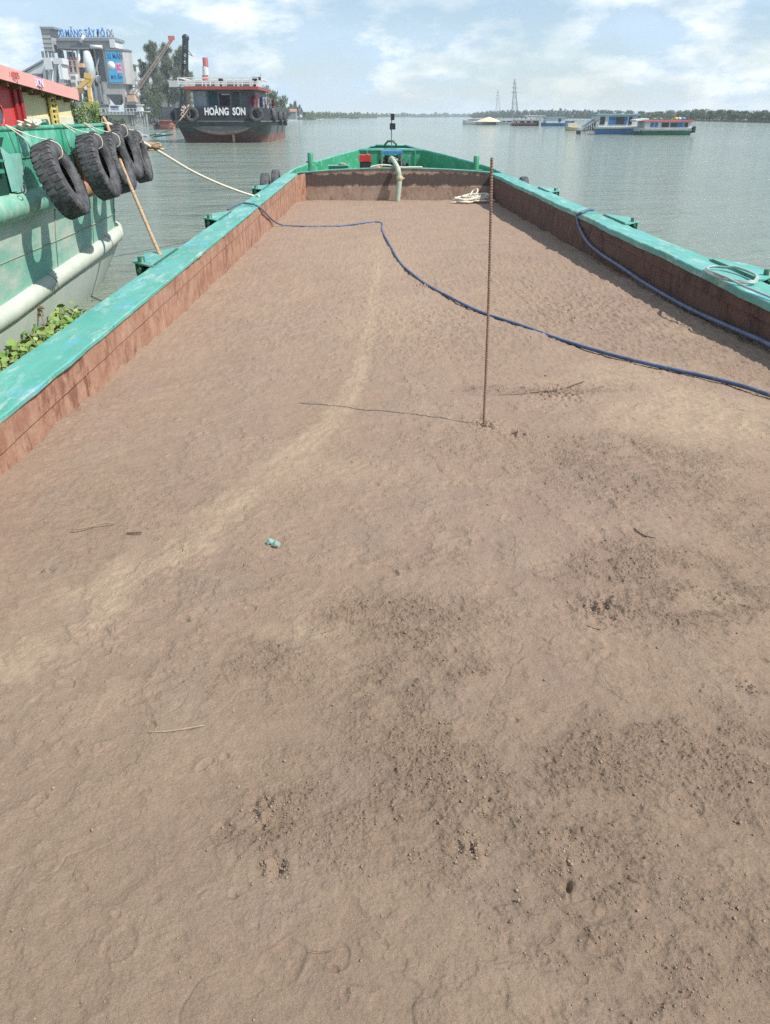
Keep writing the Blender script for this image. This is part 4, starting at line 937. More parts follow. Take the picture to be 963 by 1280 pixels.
def cabin_box(g, x0, x1, y0, y1, z0, z1): g.box(x0, x1, y0, y1, z0, z1)
def letters(txt, p, size, m, parent=None, name='lettering', ext=.05, off=.02, wx=1.0, yaw=0.0):
    fc = bpy.data.curves.new(name, 'FONT'); fc.body = txt; fc.size = size; fc.align_x = 'CENTER'; fc.align_y = 'CENTER'; fc.extrude = ext; fc.offset = off; fc.resolution_u = 3
    fc.materials.append(m); o = bpy.data.objects.new(name, fc); COL.objects.link(o)
    o.rotation_euler = (R(90), 0, yaw); o.scale = (wx, 1, 1)
    if parent: o.parent = parent; o.location = Vector(p) - world_loc(parent)
    else: o.location = p
    return o
M_shipb = worn('ship_black_paint', (.022, .026, .032), (.05, .055, .065), .6, (.14, .09, .06), .27, .5)
M_shipg = worn('ship_grey_hull', (.06, .07, .08), (.13, .145, .155), .5, (.22, .14, .10), .34, .6, rust_sc=(1, 1, .4))
M_shipr = worn('ship_antifouling', (.16, .07, .06), (.25, .13, .115), .5, (.30, .24, .2), .4, .7)
M_shipw = worn('ship_dark_grey_wall', (.16, .17, .20), (.24, .25, .28), .6, rough=.6)
M_shiproof = worn('ship_red_roof_edge', (.27, .055, .045), (.36, .09, .07), .6, rough=.6)
def ship():
    Y0 = 107.0; L = 36
    cx = P(287, 160, Y0).x
    Z = lambda v: P(290, v, Y0).z
    Xf = lambda u: P(u, 150, Y0).x
    e = empty('cargo_ship', (cx, Y0 + 8, 0), 'dark blunt cargo ship with a red edged wheelhouse, lettered stern facing the camera', 'ship')
    hw_t = (Xf(337) - Xf(214)) / 2 ; hw_w = (Xf(334) - Xf(219)) / 2; cx = (Xf(337) + Xf(214)) / 2
    ztop, zmid, zk = Z(135), Z(151), 1.15
    def outline(hw, y0, cr):     # plan: rounded quarters, then straight sides
        pts = []
        for k in range(9):
            a = math.pi / 2 * k / 8; pts.append((-hw + cr - cr * math.cos(a) if False else hw - cr + cr * math.sin(a), y0 + cr * (1 - math.sin(a)) * 0 + cr - cr * math.cos(a)))
        right = pts + [(hw, y0 + L * .6), (hw * .8, y0 + L * .85), (hw * .2, y0 + L)]
        return [(cx - x, y) for x, y in right[::-1]] + [(cx + x, y) for x, y in right]
    def band(name, rows, m, sm=True):
        g = MB(); g.loft([[(x, y, z) for x, y in outline(hw, y0, cr)] for hw, y0, cr, z in rows], sm); return g.build(name, m, e)
    band('bulwark', [(hw_t, Y0, 2.2, ztop), (hw_t, Y0 + .05, 2.2, zmid)], M_shipb)
    band('rub_rail', [(hw_t, Y0 + .05, 2.2, zmid), (hw_t + .14, Y0 - .10, 2.2, zmid), (hw_t + .14, Y0 - .10, 2.2, zmid - .18), (hw_t - .1, Y0 + .2, 2.2, zmid - .2)], M_shipg)
    # hull below the rail: the stern slopes in under the counter to a curved chine
    g = MB(); rows = []
    for (z, hw, yo, cr) in ((zmid - .2, hw_t - .1, .2, 2.2), (zmid - .8, hw_t - .2, .9, 2.3), (1.0, hw_w + .05, 1.5, 2.6)):
        rows.append([(x, y, z) for x, y in outline(hw, Y0 + yo, cr)])
    g.loft(rows, True); g.build('hull', M_shipg, e)
    g = MB(); rows = []
    for (z, hw, yo, cr) in ((1.002, hw_w + .05, 1.5, 2.6), (.6, hw_w, 1.9, 2.8), (0, hw_w - .05, 2.2, 3.0), (-.6, hw_w - .1, 2.4, 3)):
        rows.append([(x, y, z) for x, y in outline(hw, Y0 + yo, cr)])
    g.loft(rows, True); g.build('hull_bottom', M_shipr, e)
    # transom panel: grey plate with its curved pinkish lower lip
    g = MB(); n = 20; top, bot = [], []
    for k in range(n + 1):
        t = -1 + 2 * k / n; x = cx + t * hw_t * .62; zb = 1.55 + .55 * t * t if abs(t) < 1 else 2.1
        top.append((x, Y0 + .62, zmid - .45)); bot.append((x, Y0 + .85, zb - .25))
    g.loft([top, bot], True); pn_ = g.build('transom_plate', worn('transom_grey', (.16, .175, .19), (.25, .26, .27), .7, (.3, .2, .17), .32), e)
    g = MB(); g.loft([bot, [(x, y - .05, z - .05) for x, y, z in bot], [(x, y + .3, z - .42 * (1 - .6 * abs((x - cx) / (hw_t * .62)) ** 2)) for x, y, z in bot]], True); g.build('chine', worn('pink_chine', (.34, .20, .18), (.46, .32, .28), .8), e)
    g = MB(); x = Xf(288.5); g.tube([(x, Y0 + 1.3, .95), (x, Y0 + 1.3, -.4)], .16, 10); g.box(x - .05, x + .05, Y0 + 1.2, Y0 + 2.2, -.4, .6); g.build('rudder_post', worn('rudder_ochre', (.45, .34, .18), (.55, .42, .25), 2), e)
    g = MB(); o_ = outline(hw_t - .1, Y0 + .1, 2.1); g.prism(o_, zmid + .1, zmid + .2); g.build('deck', M_shipg, e)
    mw = plain('white_letters', (.85, .85, .85), .5, .05)
    p = P(256, 139.3, Y0); q = P(307, 139.3, Y0)
    o = letters('HOÀNG  SƠN', ((p.x + q.x) / 2, Y0 - .03, Z(139.8)), 1.12, mw, e, 'ship_name', .03, .035)
    bpy.context.view_layer.update(); o.scale.x = (q.x - p.x) / max(o.dimensions.x, .01)
    # wheelhouse
    hx0, hx1 = Xf(240), Xf(318); yw = Y0 + 2.2
    Zw = lambda v: P(290, v, yw).z
    zr_ = Zw(112)
    g = MB(); g.box(hx0, hx1, yw, yw + 12, zmid + .2, zr_); hs = g.build('wheelhouse', M_shipw, e)
    def panel(name, u0, u1, v0, v1, m, d=.04, par=hs):
        g = MB(); a, b2 = P(u0, v0, yw), P(u1, v1, yw); g.box(a.x, b2.x, yw - d, yw - .002, b2.z, a.z); return g.build(name, m, par)
    panel('window', 241, 259, 114, 133, worn('painted_reflection_glass', (.20, .25, .32), (.45, .50, .56), .9, (.6, .6, .55), .4, .15))  # pale patches in the colour stand for reflections on the pane
    panel('curtain', 260, 273, 114, 132, plain('teal_curtain', (.02, .10, .13)))
    panel('doorway', 274, 288, 117, 133, plain('dark_doorway', (.012, .012, .02)), .05)
    panel('door', 289.5, 300, 115, 134, plain('grey_door', (.09, .10, .11)), .07)
    panel('side_panel', 301, 315, 113, 134, plain('slate_panel', (.17, .18, .21)))
    panel('sill', 273, 289, 132.4, 133.6, plain('rust_sill', (.35, .18, .14)), .12)
    lp = panel('tube_lamp', 277, 287, 117.2, 118.8, plain('tube_lamp_white', (.8, .8, .8)), .14)
    g = MB(); a = P(234, 108.5, yw); b2 = P(325, 112.5, yw); g.box(a.x, b2.x, Y0 + .4, yw + 12.5, b2.z, a.z); rf = g.build('roof', M_shiproof, e)
    g = MB(); a = P(226, 98, yw); b2 = P(325, 108, yw); yf = Y0 + .6
    for k in range(11):
        x = a.x + (b2.x - a.x) * k / 10; g.bar((x, yf, b2.z), (x, yf, a.z), .14)
    for z in (a.z, a.z - .42, b2.z + .25): g.bar((a.x, yf, z), (b2.x, yf, z), .12)
    for yy in (yf + 11,): g.bar((a.x, yy, a.z), (b2.x, yy, a.z), .12)
    for x in (a.x, b2.x): g.bar((x, yf, a.z), (x, yf + 11, a.z), .12)
    g.build('railing', M_white, rf)
    g = MB(); g.box(P(213, 100, yw + 3).x, P(320, 100, yw + 3).x, yw + 2, yw + 9, P(0, 108, yw).z, P(0, 99.5, yw).z); ub = g.build('upper_cabin', M_ffl, rf)
    for (u0, u1) in ((243, 256), (259, 268), (282, 296), (300, 312)):
        g = MB(); g.box(P(u0, 100, yw + 2).x, P(u1, 100, yw + 2).x, yw + 1.96, yw + 1.998, P(0, 106.5, yw).z, P(0, 102, yw).z); g.build('window', plain('smoky_glass', (.10, .14, .18)), ub)
    g = MB(); x = Xf(279); g.tube([(x, yf + .1, zr_), (x, yf + .1, P(0, 97, yw).z)], .12, 8); g.cbox((x, yf + .1, P(0, 101, yw).z), (.6, .3, .4)); g.build('search_light', M_shipb, rf)
    g = MB(); x = Xf(323); g.bar((x - .3, Y0 + 1, P(0, 108, Y0).z), (x - .1, Y0 + 1, P(0, 97, Y0).z), .3); g.cbox((x, Y0 + 1, P(0, 97.5, Y0).z), (1.0, .6, .35)); g.build('horn', M_shipb, rf)
    g = MB()
    for u in (236, 322.5): g.bar((Xf(u), Y0 + 1.2, zmid), (Xf(u), Y0 + 1.2, zr_), .18)
    g.build('awning_post', M_shiproof, e) if False else None
    for u, mm in ((236, M_ropeb), (321.5, M_shiproof)):
        g = MB(); g.bar((Xf(u), Y0 + 1.2, zmid + .2), (Xf(u), Y0 + 1.2, zr_ + .1), .25 if u < 300 else .16); g.build('awning_post', mm, e)
    # tyres and bits on the bulwark
    tl = ['round black tyre on the ship stern left of the white name', 'round black tyre on the ship stern right of the white name']
    for (u, lb) in ((241, tl[0]), (321.5, tl[1])):
        place_tyre(TYS, (Xf(u), Y0 - .28, Z(143)), 0, R(90), lb, 'tyres on the lettered ship', scale=1.75)
    for i, (u, yy, v) in enumerate(((339.5, 110, 144.5), (350.5, 118.5, 148), (356.5, 125, 148.5))):
        place_tyre(TYS, (cx + hw_t + .25 if i else cx + hw_t + .1, yy, P(u, v, yy).z), 0, (.35, .05, 0)[i], ('nearest', 'middle', 'farthest')[i] + ' of the three tyres on the right quarter of the lettered ship', 'tyres on the lettered ship', scale=1.75)
    place_tyre(TYS, (cx - hw_t + .2, 109.2, P(213, 145, 109).z), 0, -.8, 'dark tyre on the left quarter of the lettered ship', 'tyres on the lettered ship', scale=1.6)
    g = MB(); rnd = random.Random(3); c = (Xf(235), Y0 - .1, Z(137)); pts = [(c[0] + rnd.uniform(-.7, .5), c[1] - rnd.uniform(.05, .3), c[2] + rnd.uniform(-1.0, .5)) for _ in range(22)]
    g.tube(spline(pts, 3), .075, 5); tag(g.build('rope_bundle', worn('pinkish_rope', (.55, .42, .36), (.7, .58, .5), 3), loc=c), 'tangle of pinkish rope hung over the ship stern beside the left tyre', 'rope')
    # laundry on the right rail
    cols = [((.50, .03, .14), 313.5, 319, 119.5, 135, 'crimson cloth hung left of the yellow cloth on the ship rail'), ((.78, .48, .03), 318.5, 323.5, 119, 136, 'bright yellow cloth hung on the ship rail'), ((.10, .14, .42), 324, 329, 121, 135, 'narrow dark blue cloth right of the yellow cloth'),
            ((.72, .72, .76), 328, 336, 121.5, 136, 'wide white cloth hung on the ship rail'), ((.55, .10, .12), 331, 334.5, 128, 136.5, 'small red cloth hung over the white cloth'), ((.66, .60, .64), 336, 340.5, 123, 137, 'pale lilac cloth hung left of the last red cloth'), ((.45, .05, .06), 340, 343, 124, 137.5, 'last red cloth at the right end of the ship rail')]
    for i, (cc, u0, u1, v0, v1, lb) in enumerate(cols):
        yy = Y0 + 1.6 + (u0 - 313) * .13 + .25 * (i % 3) - (.6 if i == 4 else 0); a, b2 = P(u0, v0, yy), P(u1, v1, yy); g = MB(); n = 12
        f = lambda k, j: (a.x + (b2.x - a.x) * k / n + .04 * math.sin(k + j * 2), yy + .12 * math.sin(k * 1.9 + j) , a.z + (b2.z - a.z) * j / 4 + .08 * math.sin(k * 1.1 + i))
        fr = [[f(k, j) for k in range(n + 1)] for j in range(5)]
        g.loft(fr, True); g.loft([[(x, y + .03, z) for x, y, z in r_] for r_ in fr], True)
        tag(g.build('hanging_cloth', plain('cloth_%d' % i, cc, .9, .3, 1.5), loc=(a.x, yy, b2.z)), lb, 'laundry', 'laundry on the lettered ship')
ship()
# ------------------------------------------------------------------ banks of the river
M_bank = worn('bank_earth', (.16, .15, .09), (.26, .23, .15), .05, rough=.95)
def bank(name, pts, back, z, label):
    g = MB(); fr = [W(u, v, 0) for u, v in pts]; n = len(fr)
    rows = [[(p.x, p.y, -.6) for p in fr], [(p.x, p.y + 1.5, z) for p in fr], [(p.x + back[0], p.y + back[1], z + .5) for p in fr]]
    g.loft(rows, False); tag(g.build(name, M_bank), label, kind='structure'); return fr
LB = [(-700, 158), (-100, 157), (60, 156), (165, 154.5), (200, 152.8), (260, 151), (330, 149.6), (380, 148.8), (410, 148.0), (470, 147.2), (520, 146.7), (560, 146.5)]
RB = [(560, 146.4), (620, 146.9), (700, 147.8), (780, 149.2), (850, 151), (900, 152.2), (963, 153.6), (1100, 156), (1500, 160)]
bank('left_bank', LB, (-900, 900), 1.2, 'low earth river bank on the left below the trees and the cement works')
bank('right_bank', RB, (1200, 1800), 1.0, 'low far river bank on the right below the line of trees')

def gr(u, v, y):
    p = P(u, v, y); return p
def upright(g, u, y, v0, v1, w_):         # a vertical post between two picture heights
    a, b = P(u, v0, y), P(u, v1, y); g.bar((a.x, y, a.z), (a.x, y, b.z), w_)
def slab(g, u0, u1, v0, v1, y, d):        # a block of real depth d whose front shows between these corners
    a, b = P(u0, v0, y), P(u1, v1, y); g.box(a.x, b.x, y, y + d, b.z, a.z)
def lattice(g, a, b, w0, w1, n, t, side=Vector((0, 1, 0))):
    a, b = Vector(a), Vector(b); d = (b - a).normalized(); x = d.cross(side).normalized(); y = x.cross(d).normalized()
    def cn(k):
        s_ = k / n; w_ = (w0 + (w1 - w0) * s_) / 2; c = a.lerp(b, s_); return [c + x * sx * w_ + y * sy * w_ for sx, sy in ((-1, -1), (1, -1), (1, 1), (-1, 1))]
    for k in range(n):
        p, q = cn(k), cn(k + 1)
        for i in range(4):
            g.bar(p[i], q[i], t); g.bar(p[i], q[(i + 1) % 4] if k % 2 else q[i - 1], t * .6)
            if i < 4: g.bar(p[i], p[(i + 1) % 4], t * .6)

# ------------------------------------------------------------------ cement works
YC = 335.0
M_conc = worn('grey_concrete', (.34, .34, .34), (.46, .46, .45), .12, (.26, .25, .24), .40, .85, bmp=.02)
M_concd = worn('dark_concrete', (.16, .17, .19), (.25, .26, .28), .15, rough=.85)
M_slate = worn('slate_cladding', (.20, .22, .25), (.30, .32, .35), .15, rough=.8)  # slate-grey sheet colour of roofs, walls and hopper
M_wht = worn('white_cladding', (.58, .60, .62), (.70, .71, .72), .1, rough=.6)
M_sign = plain('sign_blue', (.03, .20, .62), .5, .15); M_signg = plain('sign_grey_blue', (.20, .26, .36), .5, .15)
def works():
    c = P(95, 150, YC); e = empty('cement_works', (c.x, YC, 1.2), 'tall grey cement works with blue roof lettering and open steel galleries on the left bank', 'factory')
    g = MB(); slab(g, 51, 66.5, 36, 64, YC, 9); g.build('stair_tower', M_conc, e)
    g = MB(); slab(g, 49.5, 67.5, 33.2, 36, YC - .6, 10); g.build('tower_roof', M_slate, e)
    g = MB()
    for u in (53, 57.5, 62, 66):
        for dy in (.5, 7):
            g = MB(); upright(g, u, YC + dy, 64, 72, .7); g.build('tower_column', M_concd, e)
    g = MB()
    for k, v in enumerate((42, 47.5, 53.5, 59)): slab(g, 52, 66, v, v + .35, YC - .15, .14)
    g.build('tower_louvre', M_concd, e)
    g = MB(); slab(g, 70, 145, 47, 51, YC + 1, 12); g.build('gallery_roof', M_slate, e)
    g = MB(); slab(g, 70, 138, 51, 61, YC + 2, 10); g.build('gallery', M_conc, e)
    g = MB(); slab(g, 136.5, 144.5, 49, 59.5, YC + .6, 10); g.build('gallery_end', M_wht, e)
    g = MB(); slab(g, 88, 112, 57, 61.5, YC + 1.7, .25); slab(g, 96, 102, 53.5, 56, YC + 1.7, .25); g.build('gallery_opening', M_concd, e)
    for (u0, u1, v0, v1, m) in ((71, 86, 61, 150, M_conc), (86, 97, 64, 150, M_slate), (98, 109, 62, 150, M_concd), (112.5, 121, 61, 150, M_slate), (121.5, 127, 61, 130, M_concd)):
        g = MB(); slab(g, u0, u1, v0, v1, YC + 4.5, 7); g.build('silo_wall', m, e)
    g = MB()
    for v in (72, 84, 96, 108): slab(g, 86, 126, v, v + .8, YC + 4.0, .4)
    for u in (90, 96, 104, 111, 118): upright(g, u, YC + 3.6, 61, 128, .5)
    for (a, b) in (((88, 108), (100, 84)), ((100, 96), (111, 72)), ((118, 96), (124, 72)), ((88, 128), (104, 108))):
        p, q = P(*a, YC + 3.2), P(*b, YC + 3.2); g.bar(p, q, .5)
    g.build('steel_frame', worn('frame_grey', (.30, .31, .33), (.45, .45, .46), .5), e)
    g = MB(); p = P(101, 53, YC - .5); q = P(105, 44.5, YC - .5); g.tube([p, q], .55, 10); p2 = P(99, 110, YC + 2.6); g.tube([P(99, 57, YC + 2.6), p2], .5, 10); g.tube([P(113, 58, YC + 1), P(128, 59, YC + 1)], .6, 10)
    g.build('dust_pipe', M_wht, e)
    g = MB(); p0 = P(108, 66, YC + 2.2); g.lathe([(0, P(0, 63, YC + 2.2).z), (1.2, P(0, 64, YC + 2.2).z), (1.9, P(0, 78, YC + 2.2).z), (1.9, P(0, 96, YC + 2.2).z), (.4, P(0, 104, YC + 2.2).z)], (P(109.5, 80, YC).x, YC + 1.5, 0), n=16); g.build('filter_vessel', worn('pale_blue_vessel', (.50, .58, .63), (.62, .70, .74), .4), e)
    g = MB(); p0 = P(123.5, 97, YC); g.lathe([(0, P(0, 94, YC).z), (1.0, P(0, 95, YC).z), (1.0, P(0, 101, YC).z), (.2, P(0, 105, YC).z)], (p0.x, YC - .8, 0), n=14); upright(g, 123.5, YC - .8, 105, 116, .3); g.build('small_hopper', M_wht, e)
    # pinkish machine tower and cabins in front of it
    g = MB()
    for u in (84, 90, 95.5): upright(g, u, YC - 3, 75, 112, .7)
    for v in (75, 82, 90, 98, 106): slab(g, 83.5, 96, v, v + .9, YC - 3.4, 2.5)
    g.build('hoist_tower', worn('pinkish_steel', (.42, .30, .28), (.55, .42, .38), .5), e)
    g = MB(); slab(g, 88.5, 92.5, 78, 89, YC - 2.2, 2); g.build('hoist_cage', M_concd, e)
    for k, u in enumerate((84, 87.5, 91, 94)):
        g = MB(); p = P(u, 74, YC - 3); g.lathe([(0, p.z + .9), (.32, p.z + .6), (.42, p.z), (.42, p.z - .5), (0, p.z - .5)], (p.x, YC - 2, 0), n=8); g.build('motor', plain('motor_maroon', (.14, .06, .06)), e)
    g = MB(); slab(g, 96, 104, 79, 84, YC - 3, 4); g.build('machine_house', worn('pale_orange_sheet', (.62, .38, .20), (.72, .48, .30), .5), e)
    g = MB(); slab(g, 78, 86, 96, 106, YC - 6, 5); slab(g, 87, 97, 92, 112, YC - 7, 5); slab(g, 98, 105, 98, 112, YC - 6, 4); slab(g, 117, 127, 108, 150, YC - 2, 4); g.build('site_office', M_wht, e)
    g = MB(); slab(g, 79.5, 84.5, 98, 103, YC - 6.05, .06); slab(g, 88.5, 95, 95, 99, YC - 7.05, .06); slab(g, 99.5, 103, 101, 106, YC - 6.05, .06); slab(g, 89, 95, 103, 108, YC - 7.05, .06); g.build('window', M_concd, e)
    g = MB(); slab(g, 70, 131, 127, 152, YC + 1, 3.4); g.build('lower_storey', M_slate, e)
    # roof lettering
    for txt, u0, u1, m in (('XI', 73, 80, M_sign), ('MĂNG', 82, 103, M_sign), ('TÂY', 105.5, 119, M_sign), ('ĐÔ', 121, 131.5, M_sign), ('IX', 133.5, 141.5, M_signg)):
        a, b = P(u0, 41.5, YC + 1.2), P(u1, 41.5, YC + 1.2)
        o = letters(txt, ((a.x + b.x) / 2, YC + 1.2, a.z - .15), 3.35, m, e, 'roof_letters', .12, .07)
        bpy.context.view_layer.update(); o.scale.x = (b.x - a.x) / max(o.dimensions.x, .01)
    g = MB(); a, b = P(72, 46.2, YC + 1.5), P(142, 46.2, YC + 1.5); g.bar(a, b, .15)
    for k in range(18): u = 72.5 + k * 4.05; upright(g, u, YC + 1.5, 39.5, 47, .12)
    g.build('sign_frame', M_concd, e)
works()
def silo():
    Y = YC - 12; c = P(142, 110, Y); e = empty('cement_silo', (c.x, Y, 1.2), 'grey cement silo on concrete legs with a bright blue painted panel', 'silo')
    a, b = P(126.5, 62, Y), P(157.5, 62, Y); x0, x1 = a.x, b.x; zt_, zb = P(0, 63, Y).z, P(0, 105, Y).z; ch = 2.0
    oct_ = [(x0, Y + ch), (x0 + ch, Y), (x1 - ch * .7, Y), (x1, Y + ch), (x1, Y + 7), (x1 - ch, Y + 9), (x0 + ch, Y + 9), (x0, Y + 7)]
    g = MB(); g.prism(oct_, zb, zt_); g.build('shell', M_conc, e)
    g = MB(); g.prism([(x + (.3 if x > c.x else -.3), y + (.3 if y > Y + 4 else -.3)) for x, y in oct_], zt_, zt_ + .5); g.build('cap', M_concd, e)
    p0, p1 = P(132, 63.8, Y), P(154.8, 103, Y)
    g = MB(); g.box(p0.x, p1.x, Y - .14, Y - .02, p1.z, p0.z); pn_ = g.build('painted_panel', plain('panel_sky_blue', (.06, .42, .72), .6, .1, .3), e)
    mk = plain('panel_letters_navy', (.03, .12, .35), .6, .05)
    def txt(s_, u0, u1, v, size, m, nm='panel_letters'):
        a, b = P(u0, v, Y), P(u1, v, Y); o = letters(s_, ((a.x + b.x) / 2, Y - .18, a.z), size, m, pn_, nm, .03, .03); bpy.context.view_layer.update(); o.scale.x = (b.x - a.x) / max(o.dimensions.x, .01)
    txt('XI MĂN', 134, 153.5, 70.5, 2.5, mk); txt('ĐÔ ẤN', 139.5, 153.5, 96.8, 1.5, mk)
    cc = P(139.5, 82.3, Y); g = MB(); g.lathe([(0, -.17), (1.42, -.17), (1.42, -.14)], (cc.x, Y, cc.z), axis='Y', n=24); g.build('white_disc', plain('disc_white', (.8, .8, .78), .6, .05), pn_)
    p0, p1 = P(145, 78.5, Y), P(153.5, 91, Y); g = MB(); g.box(p0.x, p1.x, Y - .17, Y - .141, p1.z, p0.z); g.build('pink_square', plain('square_pink', (.78, .42, .60), .6, .05), pn_)
    o = letters('SC', ((p0.x + p1.x) / 2, Y - .2, (p0.z + p1.z) / 2), 2.6, plain('letters_magenta', (.72, .05, .28), .6, .05), pn_, 'panel_letters', .03, .04)
    bpy.context.view_layer.update(); o.scale.x = (p1.x - p0.x) * .8 / max(o.dimensions.x, .01)
    g = MB(); slab(g, 129.5, 157, 105, 118, Y + .5, 8); g.build('ring_beam', M_conc, e)
    g = MB(); a, b = P(133, 118, Y + 1), P(153, 118, Y + 1); zz = P(0, 131, Y).z; m_ = (a.x + b.x) / 2
    g.add([(a.x, Y + 1, a.z), (b.x, Y + 1, a.z), (b.x, Y + 8, a.z), (a.x, Y + 8, a.z), (m_ - 1, Y + 3.5, zz), (m_ + 1, Y + 3.5, zz), (m_ + 1, Y + 5.5, zz), (m_ - 1, Y + 5.5, zz)], [(0, 1, 5, 4), (1, 2, 6, 5), (2, 3, 7, 6), (3, 0, 4, 7), (4, 5, 6, 7)]); g.build('hopper', M_slate, e)
    for u in (131.5, 155.5):
        for dy in (1, 7.5):
            g = MB(); upright(g, u, Y + dy, 118, 152, 1.2); g.build('leg', M_conc, e)
silo()
def silo2():
    Y = YC - 4; c = P(163, 100, Y); e = empty('feed_tower', (c.x, Y, 1.2), 'narrow grey tower with a flat cap just right of the blue panelled silo', 'tower')
    g = MB(); slab(g, 157.5, 160.2, 81, 150, Y + 1, 5); slab(g, 160, 167, 82.5, 100, Y, 6); g.build('shell', M_conc, e)
    g = MB(); slab(g, 157, 168.5, 80.3, 82, Y - .4, 7); g.build('cap', M_concd, e)
    g = MB(); 
    for v in (100, 105, 109): slab(g, 159, 169, v, v + .8, Y - .5, 5)
    for u in (159.5, 164, 168.5): upright(g, u, Y - .4, 98, 110, .4)
    g.build('platform', M_concd, e)
    g = MB(); slab(g, 157.5, 168, 112, 117.5, Y - 3, 6); g.build('cabin', M_wht, e)
    g = MB(); slab(g, 160, 169, 117.5, 125, Y - 2.6, 5); g.build('cabin_base', worn('orange_sheet', (.62, .34, .16), (.72, .44, .24), .5), e)
    for u in (162, 168):
        g = MB(); upright(g, u, Y - 2, 125, 152, 1.1); g.build('leg', M_conc, e)
silo2()
def shed():
    Y = YC - 22; e = empty('conveyor_shed', (P(40, 110, Y).x, Y, 1.2), 'long white sloping conveyor shed at the far left behind the red roof', 'shed')
    a0, a1 = P(10, 104, Y), P(56, 76, Y); z0 = 1.2
    g = MB(); b0, b1 = P(10, 150, Y), P(56, 150, Y)
    g.add([(a0.x, Y, a0.z), (a1.x, Y, a1.z), (a1.x, Y, 1.2), (a0.x, Y, 1.2), (a0.x, Y + 12, a0.z), (a1.x, Y + 12, a1.z), (a1.x, Y + 12, 1.2), (a0.x, Y + 12, 1.2)], [(0, 3, 2, 1), (4, 5, 6, 7), (0, 1, 5, 4), (1, 2, 6, 5), (3, 0, 4, 7)]); g.build('wall', M_wht, e)
    g = MB(); g.add([(a0.x - 1, Y - .5, a0.z + .05), (a1.x, Y - .5, a1.z + .05), (a1.x, Y + 12.5, a1.z + .05), (a0.x - 1, Y + 12.5, a0.z + .05), (a0.x - 1, Y - .5, a0.z + .6), (a1.x, Y - .5, a1.z + .6), (a1.x, Y + 12.5, a1.z + .6), (a0.x - 1, Y + 12.5, a0.z + .6)], [(0, 3, 2, 1), (4, 5, 6, 7), (0, 1, 5, 4), (1, 2, 6, 5), (2, 3, 7, 6), (3, 0, 4, 7)]); g.build('roof', M_slate, e)
    e = empty('loading_hopper', (P(66, 110, Y - 5).x, Y - 5, 1.2), 'white box hopper on slanting legs right of the sloping shed', 'hopper')
    g = MB(); slab(g, 54, 66, 72, 87, Y - 5, 6); slab(g, 66, 79, 72.5, 80, Y - 4.9, 6); slab(g, 74, 79.5, 80, 99, Y - 4.9, 6); g.build('box', M_wht, e)
    for (a, b) in (((56, 87), (58, 120)), ((64, 87), (60, 120)), ((76, 99), (76, 120)), ((70, 80), (68, 120))):
        g = MB(); g.bar(P(*a, Y - 3), P(b[0], b[1], Y - 3), .9); g.build('leg', M_wht, e)
    g = MB(); slab(g, 66.5, 73.5, 82, 112, Y - 2, 3); g.build('plant_frame', M_concd, e)
    g = MB(); slab(g, 40, 56, 92, 118, Y - 3, 2.5); g.build('plant_frame', M_concd, e)
shed()
